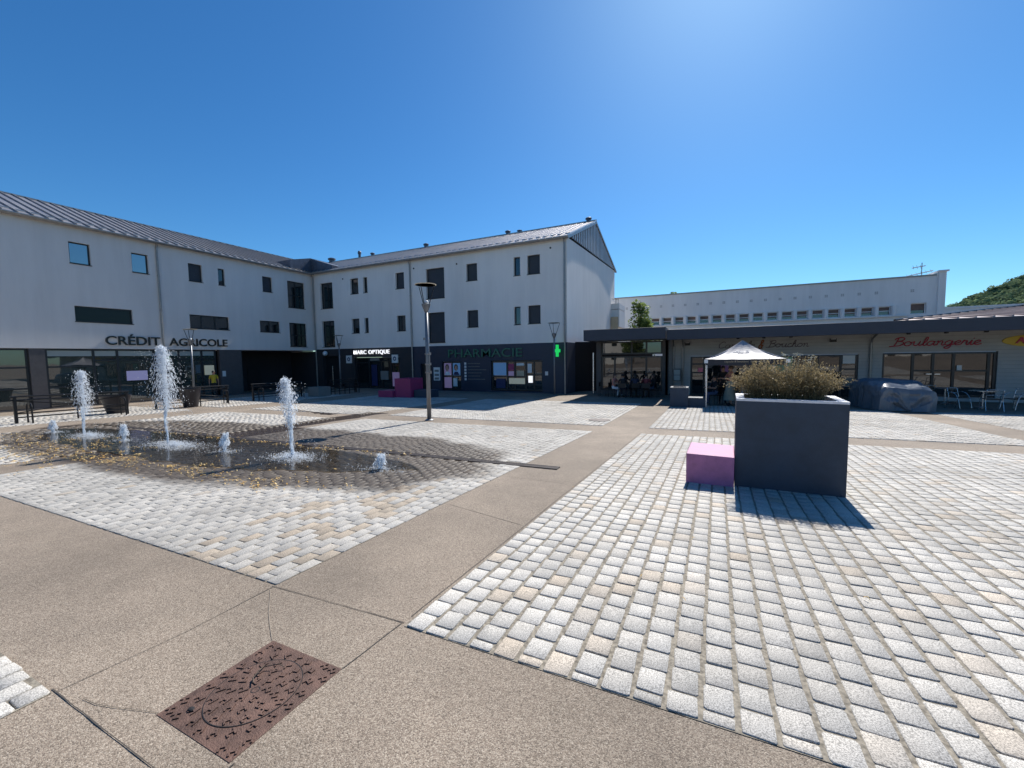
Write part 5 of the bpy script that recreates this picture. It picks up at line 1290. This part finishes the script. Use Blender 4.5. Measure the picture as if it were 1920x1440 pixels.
for x, y in ((6.35,20.35),(7.55,20.35),(6.1,22.2),(7.35,22.2)): mb.tube([(x-.06,y,g(x,y)+.12),(x+.06,y,g(x,y)+.12)], .12, 14)
mb.build('wheel', X['black'], cv)

# ------------------------------------------------------------------ café furniture
def chair_proto():
    t = thing('cafe_chair', '-', 'chair', (0,0,0), 'silver café chairs by the bakery')
    for s in (-1,1):
        mb = MB(); x = s*.25
        mb.tube(catmull([(x,-.26,0),(x,-.20,.30),(x,-.10,.56),(x,.06,.66),(x,.20,.67)],4), .013, 6)
        mb.tube(catmull([(x*.9,.30,0),(x*.9,.22,.25),(x*.85,.18,.45),(x*.85,.26,.82)],4), .013, 6); mb.build('side_frame', X['steel'], t, smooth=True)
    mb = MB(); mb.box(-.21,.21,-.22,.20,.435,.455); mb.build('seat', X['black'], t)
    mb = MB()
    for k in range(2): mb.tube(catmull([(-.21,.20+.05*k,.60+.2*k),(0,.27+.05*k,.62+.2*k),(.21,.20+.05*k,.60+.2*k)],4), .012, 6)
    mb.build('backrest', X['steel'], t, smooth=True)
    return t
cp = chair_proto(); first = True
CH = [(9.35,21.75,.5,'silver café chair at the left of the front bakery table'),(10.75,21.45,-1.2,'silver café chair at the right of the front bakery table'),
      (9.95,21.05,3.0,'silver café chair on the square side of the front bakery table'),(8.75,23.3,.8,'silver café chair nearest the covered vehicle'),
      (9.35,24.4,3.4,'silver café chair at the rear bakery table by the glass door'),(11.25,21.95,-2.0,'silver café chair standing apart at the far right')]
for (x, y, a, lab) in CH:
    if first: cp.location = (x,y,g(x,y)); cp.rotation_euler = (0,0,a); cp['label'] = lab; first = False
    else: dup(cp, (x,y,g(x,y)), a, lab)
def cafe_table(x, y, label, topm, r=.40):
    z = g(x,y); t = thing('cafe_table', label, 'table', (x,y,z), 'small café tables')
    mb = MB(); mb.lathe([(r-.01,.70),(r,.71),(r,.725),(r-.01,.73)], (x,y,z), 28); mb.build('tabletop', topm, t)
    mb = MB(); mb.tube([(x,y,z+.02),(x,y,z+.70)], .028, 8); mb.build('pedestal', X['steel'], t)
    for k in range(4):
        q = k*math.pi/2+.6; mb = MB(); mb.tube([(x,y,z+.10),(x+.16*math.cos(q),y+.16*math.sin(q),z+.06),(x+.30*math.cos(q),y+.30*math.sin(q),z+.012)], .016, 6); mb.build('foot', X['steel'], t)
cafe_table(10.05,21.8,'round silver café table between chairs before the bakery glass',X['steel'])
cafe_table(9.7,23.6,'round silver café table behind, closer to the bakery door',X['gutter'])
cafe_table(-3.75,23.3,'dark café table where people sit before the dining room, left one',X['anth'])
cafe_table(-2.75,23.5,'dark café table where people sit before the dining room, right one',X['anth'])
cafe_table(1.35,20.6,'dark café table under the gazebo',X['anth'])
def dark_chair(x, y, a, label):
    z = g(x,y); t = thing('terrace_chair', label, 'chair', (x,y,z), 'black terrace chairs'); t.rotation_euler = (0,0,a)
    def loc(mb, nm, m_):
        me = bpy.data.meshes.new(nm); me.from_pydata(mb.v,[],mb.f); me.materials.append(m_); o = bpy.data.objects.new(nm,me); COL.objects.link(o); o.parent = t
    mb = MB(); mb.box(-.21,.21,-.21,.21,.43,.46); loc(mb,'seat',X['black'])
    mb = MB(); mb.box(-.21,.21,.19,.215,.56,.82); loc(mb,'backrest',X['black'])
    for sx in (-.19,.19):
        for sy in (-.19,.20):
            mb = MB(); mb.tube([(sx,sy,0),(sx,sy,.44 if sy < 0 else .80)],.014,5); loc(mb,'leg',X['black'])

# ------------------------------------------------------------------ people
def person(x, y, rz, pose, shirt, trousers, label, hairm, skinm, dress=False, longhair=False, sleeves=True, scale=1., lean=0., arm=0.):
    z = g(x, y)
    J = {}; E_ = []; RAD = {}
    def j(n, p, r, par=None):
        J[n] = Vector(p); RAD[n] = r
        if par: E_.append((par, n))
    sit = pose == 'sit'
    hz = .50 if sit else .93
    ln = lean
    j('pelvis',(0,0,hz),(.155,.115)); j('waist',(0,-.02*ln,hz+.18),(.135,.10),'pelvis'); j('chest',(0,-.12*ln,hz+.40),(.165,.115),'waist'); j('collar',(0,-.17*ln,hz+.54),(.09,.075),'chest')
    j('neck',(0,-.19*ln,hz+.60),(.052,.055),'collar'); j('skull',(0,-.20*ln-.01,hz+.69),(.078,.092),'neck'); j('crown',(0,-.20*ln,hz+.775),(.070,.085),'skull')
    j('nose',(0,-.20*ln-.115,hz+.69),(.012,.014),'skull')
    for s, q in ((-1,'l'),(1,'r')):
        if sit:
            j(q+'hip',(s*.10,-.06,hz),(.095,.09),'pelvis'); j(q+'knee',(s*.13,-.44,hz+.02),(.068,.065),q+'hip'); j(q+'ankle',(s*.13,-.40-.06*s,.09),(.042,.042),q+'knee'); j(q+'toe',(s*.14,-.58-.06*s,.035),(.040,.03),q+'ankle')
        else:
            st_ = .10*s if pose == 'walk' else .02*s
            j(q+'hip',(s*.10,0,hz-.05),(.095,.09),'pelvis'); j(q+'knee',(s*.11,-.03-st_,.50),(.062,.062),q+'hip'); j(q+'ankle',(s*.115,.03-st_*1.6,.09),(.042,.042),q+'knee'); j(q+'toe',(s*.13,-.15-st_*1.6,.035),(.042,.028),q+'ankle')
        j(q+'shoulder',(s*.185,-.15*ln,hz+.50),(.062,.06),'collar')
        if sit or arm > 0:
            j(q+'elbow',(s*.25,-.14-.12*ln,hz+.27),(.045,.045),q+'shoulder'); j(q+'wrist',(s*.15,-.36-.1*ln,hz+.29),(.029,.026),q+'elbow'); d = Vector((-s*.3,-.9,.0)).normalized()
        else:
            j(q+'elbow',(s*.235,.02,hz+.22),(.045,.045),q+'shoulder'); j(q+'wrist',(s*.25,-.05,hz-.03),(.029,.026),q+'elbow'); d = Vector((0,-.15,-1)).normalized()
        w = J[q+'wrist']; pr_ = w+d*.06; j(q+'palm',pr_,(.034,.018),q+'wrist')
        side = d.cross(Vector((0,0,1) if abs(d.z) < .7 else (1,0,0))).normalized()
        for i in range(4):
            o = (i-1.5)*.018; L_ = (.062,.074,.070,.054)[i]
            j(f'{q}f{i}a',pr_+side*o+d*.035,.0095,q+'palm'); j(f'{q}f{i}b',pr_+side*o*1.1+d*(.035+L_*.6)+Vector((0,0,-.008)),.0085,f'{q}f{i}a'); j(f'{q}f{i}c',pr_+side*o*1.1+d*(.035+L_)+Vector((0,0,-.022)),.007,f'{q}f{i}b')
        j(q+'ta',pr_-d*.02-side*s*.035,.010,q+'palm'); j(q+'tb',pr_+d*.025-side*s*.055,.008,q+'ta')
    names = list(J); idx = {n: i for i, n in enumerate(names)}
    me = bpy.data.meshes.new('body'); me.from_pydata([J[n] for n in names], [(idx[a], idx[b]) for a, b in E_], []); me.update()
    ob = bpy.data.objects.new('body', me); COL.objects.link(ob)
    sk = ob.modifiers.new('skin','SKIN'); sk.use_smooth_shade = True
    lay = me.skin_vertices[0]
    for n in names:
        r = RAD[n]; lay.data[idx[n]].radius = r if isinstance(r, tuple) else (r, r); lay.data[idx[n]].use_root = (n == 'pelvis')
    sb = ob.modifiers.new('sub','SUBSURF'); sb.levels = sb.render_levels = 1
    bpy.context.view_layer.update()
    m2 = bpy.data.meshes.new_from_object(ob.evaluated_get(bpy.context.evaluated_depsgraph_get())); m2.name = 'person'
    bpy.data.objects.remove(ob); bpy.data.meshes.remove(me)
    m2.materials.clear()
    for k in (skinm, shirt, trousers, X['black']): m2.materials.append(k)
    segs = [(J[a], J[b], a, b) for a, b in E_]
    for p in m2.polygons:
        c = p.center; best = None
        for a, b, na, nb in segs:
            ab = b-a; t_ = max(0,min(1,(c-a).dot(ab)/max(1e-9,ab.dot(ab)))); d_ = (c-(a+ab*t_)).length
            if best is None or d_ < best[0]: best = (d_, na, nb, t_)
        _, na, nb, t_ = best
        core = nb.lstrip()
        if nb in ('waist','chest','collar'): mi = 1 if nb != 'waist' or t_ > .3 else 2
        elif nb in ('neck','skull','crown','nose'): mi = 0
        elif nb.endswith('shoulder'): mi = 1
        elif nb.endswith('elbow'): mi = 1 if (t_ < .75 and sleeves) else 0
        elif nb.endswith('hip'): mi = 2
        elif nb.endswith('knee'): mi = 2
        elif nb.endswith('ankle'): mi = 2 if not dress else 0
        elif nb.endswith('toe'): mi = 3
        else: mi = 0
        p.material_index = mi
        p.use_smooth = True
    body = bpy.data.objects.new('person', m2); COL.objects.link(body)
    body.location = (x,y,z); body.rotation_euler = (0,0,rz); body.scale = (scale,)*3
    tag(body, label, 'person')
    def child(mb, nm, m_, smooth=True):
        me_ = bpy.data.meshes.new(nm); me_.from_pydata(mb.v,[],mb.f); me_.materials.append(m_)
        if smooth: me_.polygons.foreach_set('use_smooth',[True]*len(me_.polygons))
        o = bpy.data.objects.new(nm,me_); COL.objects.link(o); o.parent = body
    hc = J['crown']; mb = MB(); mb.sphere((hc.x,hc.y+.018,hc.z-.012),(.092,.108,.088),14,9)
    if longhair:
        mb.sphere((hc.x,hc.y+.055,hc.z-.12),(.088,.065,.15),12,8)
    child(mb,'hair',hairm)
    mb = MB()
    for s in (-1,1): mb.sphere((s*.030,J['skull'].y-.088,J['skull'].z+.03),(.011,.007,.007),8,5)
    child(mb,'eye',X['blackl'])
    mb = MB(); mb.sphere((0,J['skull'].y-.090,J['skull'].z-.045),(.024,.008,.007),8,5); child(mb,'mouth',X['magenta'])
    mb = MB()
    for s in (-1,1): mb.sphere((s*.084,J['skull'].y+.01,J['skull'].z+.01),(.012,.022,.032),8,5)
    child(mb,'ear',skinm)
    if dress:
        mb = MB(); hz0 = J['pelvis'].z
        prof = [(.30,.26),(.26,.5),(.20,.78),(.165,hz0+.05),(.145,hz0+.18)] if not sit else [(.24,.42),(.20,hz0+.02),(.15,hz0+.16)]
        mb.lathe(prof,(0,0,0),18,cap=False); child(mb,'skirt',trousers)
    return body
C_ = lambda n, c: mat(n, c, .8, 0, .12, 8)
X['c_yellow'] = C_('yellow_cotton',(.55,.42,.03)); X['c_black'] = C_('black_cotton',(.012,.012,.015)); X['c_white'] = C_('white_cotton',(.72,.72,.74)); X['c_red'] = C_('dull_red_cotton',(.16,.03,.035))
X['c_blue'] = mat('blue_pattern_cotton',(.10,.26,.42),.8,0,.9,14); X['c_salmon'] = C_('salmon_cotton',(.52,.22,.17)); X['c_navy'] = C_('navy_cotton',(.02,.028,.06)); X['c_sage'] = C_('sage_cotton',(.24,.25,.20)); X['c_denim'] = C_('denim',(.05,.08,.15))
person(-29.15,15.55,R(60),'walk',X['c_yellow'],X['c_black'],'person in a yellow top and black trousers at the bank door',X['hair'],X['skin2'])
person(-4.45,23.25,R(70),'sit',X['c_salmon'],X['c_white'],'person in a salmon top seated at the left end of the dining room terrace',X['hair2'],X['skin'],longhair=True,lean=.5)
person(-3.85,22.75,R(180),'sit',X['c_black'],X['c_navy'],'person in black seen from behind at the left terrace table',X['hair'],X['skin2'],lean=.3)
person(-3.2,22.95,R(200),'sit',X['c_navy'],X['c_black'],'person in navy seen from behind between the two terrace tables',X['hair'],X['skin'],longhair=True,lean=.2)
person(-2.62,22.95,R(185),'sit',X['c_red'],X['c_black'],'person in dull red seen from behind at the right terrace table',X['hair'],X['skin2'],lean=.3)
person(-2.25,23.6,R(-100),'sit',X['c_black'],X['c_denim'],'person in black with long hair at the right end of the dining room terrace',X['hair'],X['skin'],longhair=True,lean=.3)
person(1.02,20.9,R(10),'stand',X['c_black'],X['c_black'],'person in black standing at the back under the gazebo',X['hair'],X['skin2'])
person(1.28,20.05,R(-70),'stand',X['c_salmon'],X['c_sage'],'person in a salmon top and long sage skirt standing under the gazebo',X['hair2'],X['skin'],dress=True,arm=1)
person(1.70,19.75,R(100),'sit',X['c_blue'],X['c_sage'],'person in a blue and white patterned shirt seated under the gazebo',X['hair'],X['skin'],lean=.6)
person(.72,20.5,R(-60),'sit',X['c_black'],X['c_denim'],'person in black seated near the left gazebo leg',X['hair'],X['skin2'],longhair=True,lean=.3)
person(2.35,20.6,R(160),'sit',X['c_navy'],X['c_black'],'person in navy seated under the gazebo, behind the shrub',X['hair'],X['skin'],lean=.2)
for (x,y,a,lab) in ((-4.45,23.25,R(70),'black chair under the person in the salmon top'),(-3.85,22.75,R(180),'black chair under the person in black at the left terrace table'),(-3.2,22.95,R(200),'black chair under the person in navy on the terrace'),
                    (-2.62,22.95,R(185),'black chair under the person in dull red'),(-2.25,23.6,R(-100),'black chair under the long haired person at the terrace end'),(-5.1,23.5,R(90),'empty black chair at the left end of the dining room terrace'),
                    (1.70,19.75,R(100),'black chair under the person in the blue patterned shirt'),(.72,20.5,R(-60),'black chair under the person near the left gazebo leg'),(2.35,20.6,R(160),'black chair under the person behind the shrub')):
    dark_chair(x,y,a,lab)
# ------------------------------------------------------------------ trees and hill
def tree(x, y, z0, h, rad, label, seed, nleaf=420, size=.09, trunk_h=None, squash=1.0):
    r = random.Random(seed); t = thing('tree', label, 'tree', (x, y, z0))
    th = trunk_h or h*.4; mb = MB()
    mb.tube([(x,y,z0-.1),(x+.05,y,z0+th*.5),(x,y+.03,z0+th),(x,y,z0+h*.8)], [.035*h*.5,.028*h*.5,.022*h*.5,.006*h], 8)
    cs = []
    for k in range(30):
        u = r.random(); a = r.uniform(0,6.28); hh = th*.8+(h-th*.8)*u; rr = rad*(1.02-.88*u)*r.uniform(.15,.95)
        c = (x+rr*math.cos(a), y+rr*math.sin(a), z0+hh); cs.append((*c, rad*r.uniform(.26,.42)*(1.15-.45*u)))
        mb.tube([(x,y,z0+th*.7+(hh-th*.7)*.5), ((x+c[0])/2,(y+c[1])/2,z0+hh*.9), c], [.012*h*.4,.008*h*.4,.004*h*.4], 5)
    mb.build('trunk', X['bark'], t); lf = MB(); tn = []
    leaf_cloud(lf, tn, cs, nleaf/(rad*rad*.14), size, squash, .45, .25, seed); lf.build('crown', X['leaf'], t, tone=tn)
tree(-4.3, 33.0, -2.4, 6.5, 1.7, 'small bright green tree behind the dining room roof', 3, 120, .12, 2.4)
tree(-4.0, 76, -2.4, 12.7, 3.2, 'treetop showing above the pale school roof', 5, 300, .22, 6)

def hill_pt(p, s):
    """p across the line of sight, s along it: the wooded slope climbs to the right"""
    sc = 371+1.07*(p-1); zc = np.clip(22.5+.60*(p-1), 2, 110)
    z = zc*np.clip((s-(sc-115))/115, 0, 1)**1.1
    return np.stack([.928*p+.371*s, -.371*p+.928*s, z-2.4], -1)
gp, gs = np.meshgrid(np.linspace(-40, 160, 60), np.linspace(225, 640, 60))
v = hill_pt(gp, gs).reshape(-1, 3)
i_ = (np.arange(59)[:, None]*60+np.arange(59)[None]).ravel(); q_ = np.stack([i_, i_+1, i_+61, i_+60], 1)
np_mesh('hill', v, q_.ravel(), np.arange(len(q_))*4, None, [X['hillg']])
# the wood on the hill: crowns made of many small leaf clumps
rw = np.random.RandomState(9); NC = 1300
pp = rw.uniform(-14, 75, NC); ss = 371+1.07*(pp-1)+rw.uniform(-118, 14, NC); cc = hill_pt(pp, ss)
Vs, Ts = [], []
for k in range(NC):
    R_ = rw.uniform(2.4, 4.6); n = 190; t0 = rw.uniform(.05, .8)
    p = rw.normal(0, 1, (n, 3)); p /= np.linalg.norm(p, axis=1)[:, None]; p[:, 2] = np.abs(p[:, 2])-.15
    lump = 1+.22*np.sin(p[:, 0]*5+k)*np.sin(p[:, 1]*4+k*2)+.12*rw.normal(0, 1, n)
    c = cc[k]+np.array([0, 0, R_*.5])+p*R_*lump[:, None]
    a = np.cross(p, rw.normal(0, 1, (n, 3))); a /= np.linalg.norm(a, axis=1)[:, None]+1e-9; b = np.cross(p, a)+rw.normal(0, .35, (n, 3))
    sz = R_*rw.uniform(.10, .22, (n, 1))
    Vs.append(np.stack([c-a*sz, c+b*sz, c+a*sz, c-b*sz], 1)); Ts.append(np.clip(t0+rw.normal(0, .14, n)+p[:, 2]*.15, 0, 1))
V = np.concatenate(Vs).reshape(-1, 3); Tn = np.concatenate(Ts); nq = len(Tn)
np_mesh('hill_forest', V, np.arange(nq*4), np.arange(nq)*4, None, [X['forest']], None, dict(tone=Tn), kind='stuff')

# unseen houses and trees added behind the photographer to fill and darken the glass reflections
def house(x, y, w, d, h, rh, label):
    t = thing('house', label, 'house', (x+w/2, y, -1.6)); z = -1.9
    mb = MB(); mb.box(x,x+w,y-d,y,z,z+h); mb.prism([(x,z+h),(x+w,z+h),(x+w/2,z+h+rh)], lambda u, v, dd: (u, dd, v), y-d, y); mb.build('wall', X['house'], t)
    mb = MB(); k = .25
    for s in (0,1):
        a = (x-k,z+h-.12) if s == 0 else (x+w+k,z+h-.12); b = (x+w/2,z+h+rh+.1)
        mb.prism([a,b,(b[0],b[1]+.14),(a[0],a[1]+.14)], lambda u, v, dd: (u, dd, v), y-d-.3, y+.3)
    mb.build('roof', X['tile'], t)
    for kx in range(3):
        for kz in range(int(h//2.8)):
            m_ = MB(); u = x+w*(.2+.3*kx); m_.box(u-.5,u+.5,y,y+.05,z+.9+2.8*kz,z+2.3+2.8*kz); m_.build('window', X['glass'], t)
house(-24, -34, 10, 9, 6, 3.2, 'white gabled house across the square behind the camera, left one')
house(3, -38, 11, 9, 6, 3.4, 'white gabled house across the square behind the camera, middle one')
house(22, -30, 10, 9, 6, 3.0, 'white gabled house across the square behind the camera, right one')
for k, (x, y, h) in enumerate(((-11,-26,8),(-3,-24,7),(16,-25,9),(34,-14,8),(38,2,9),(36,12,8))):
    tree(x, y, -1.7, h, h*.3, ['round green tree across the square behind the camera, by the left house','smaller green tree across the square behind the camera','tall green tree across the square by the right house','green tree at the side of the square, nearest the right house','tall green tree at the side of the square','green tree at the side of the square by the shops'][k], 20+k, 260, .22, h*.3)

# ------------------------------------------------------------------ camera, sun, sky
cam = bpy.data.cameras.new('camera'); co = bpy.data.objects.new('camera', cam); COL.objects.link(co)
cam.sensor_width = 36; cam.sensor_fit = 'HORIZONTAL'; cam.lens = 748/1920*36; cam.clip_start = .05; cam.clip_end = 3000
M3 = Matrix(((0.9056565, -0.0158628, 0.4237153), (0.4237526, 0.0688228, -0.9031596), (-0.0148347, 0.9975028, 0.0690517)))
co.matrix_world = M3.to_4x4(); scene.camera = co

SUN_EL, SUN_AZ = R(45.2), R(3.4)        # azimuth clockwise from +Y
sd = Vector((math.sin(SUN_AZ)*math.cos(SUN_EL), math.cos(SUN_AZ)*math.cos(SUN_EL), math.sin(SUN_EL)))
sl = bpy.data.lights.new('sun', 'SUN'); sl.energy = SUN_E; sl.angle = R(.53); sl.color = (1, .955, .89)
so = bpy.data.objects.new('sun', sl); COL.objects.link(so); so.rotation_euler = sd.to_track_quat('Z', 'Y').to_euler(); so.location = sd*50
w = bpy.data.worlds.new('World'); scene.world = w; w.use_nodes = True
nt = w.node_tree; bg = nt.nodes['Background']
sky = nt.nodes.new('ShaderNodeTexSky'); sky.sky_type = 'NISHITA'; sky.sun_disc = False
sky.sun_elevation = SUN_EL; sky.sun_rotation = SUN_AZ; sky.air_density = AIR; sky.dust_density = DUST; sky.ozone_density = OZONE; sky.altitude = 300
hs = nt.nodes.new('ShaderNodeHueSaturation'); hs.inputs['Saturation'].default_value = SAT; nt.links.new(sky.outputs[0], hs.inputs['Color'])
tint = nt.nodes.new('ShaderNodeMix'); tint.data_type = 'RGBA'; tint.blend_type = 'MULTIPLY'; tint.inputs[0].default_value = 1; tint.inputs[7].default_value = (*TINT, 1)
nt.links.new(hs.outputs[0], tint.inputs[6]); nt.links.new(tint.outputs[2], bg.inputs[0]); bg.inputs[1].default_value = SKY_S
vs = scene.view_settings; vs.view_transform = 'Standard'; vs.look = 'None'; vs.gamma = 1; vs.use_curve_mapping = False; vs.exposure = EXPO
scene.cycles.max_bounces = 6; scene.cycles.transparent_max_bounces = 16; scene.cycles.use_denoising = True
scene.cycles.caustics_reflective = False; scene.cycles.caustics_refractive = False; scene.cycles.sample_clamp_indirect = 6
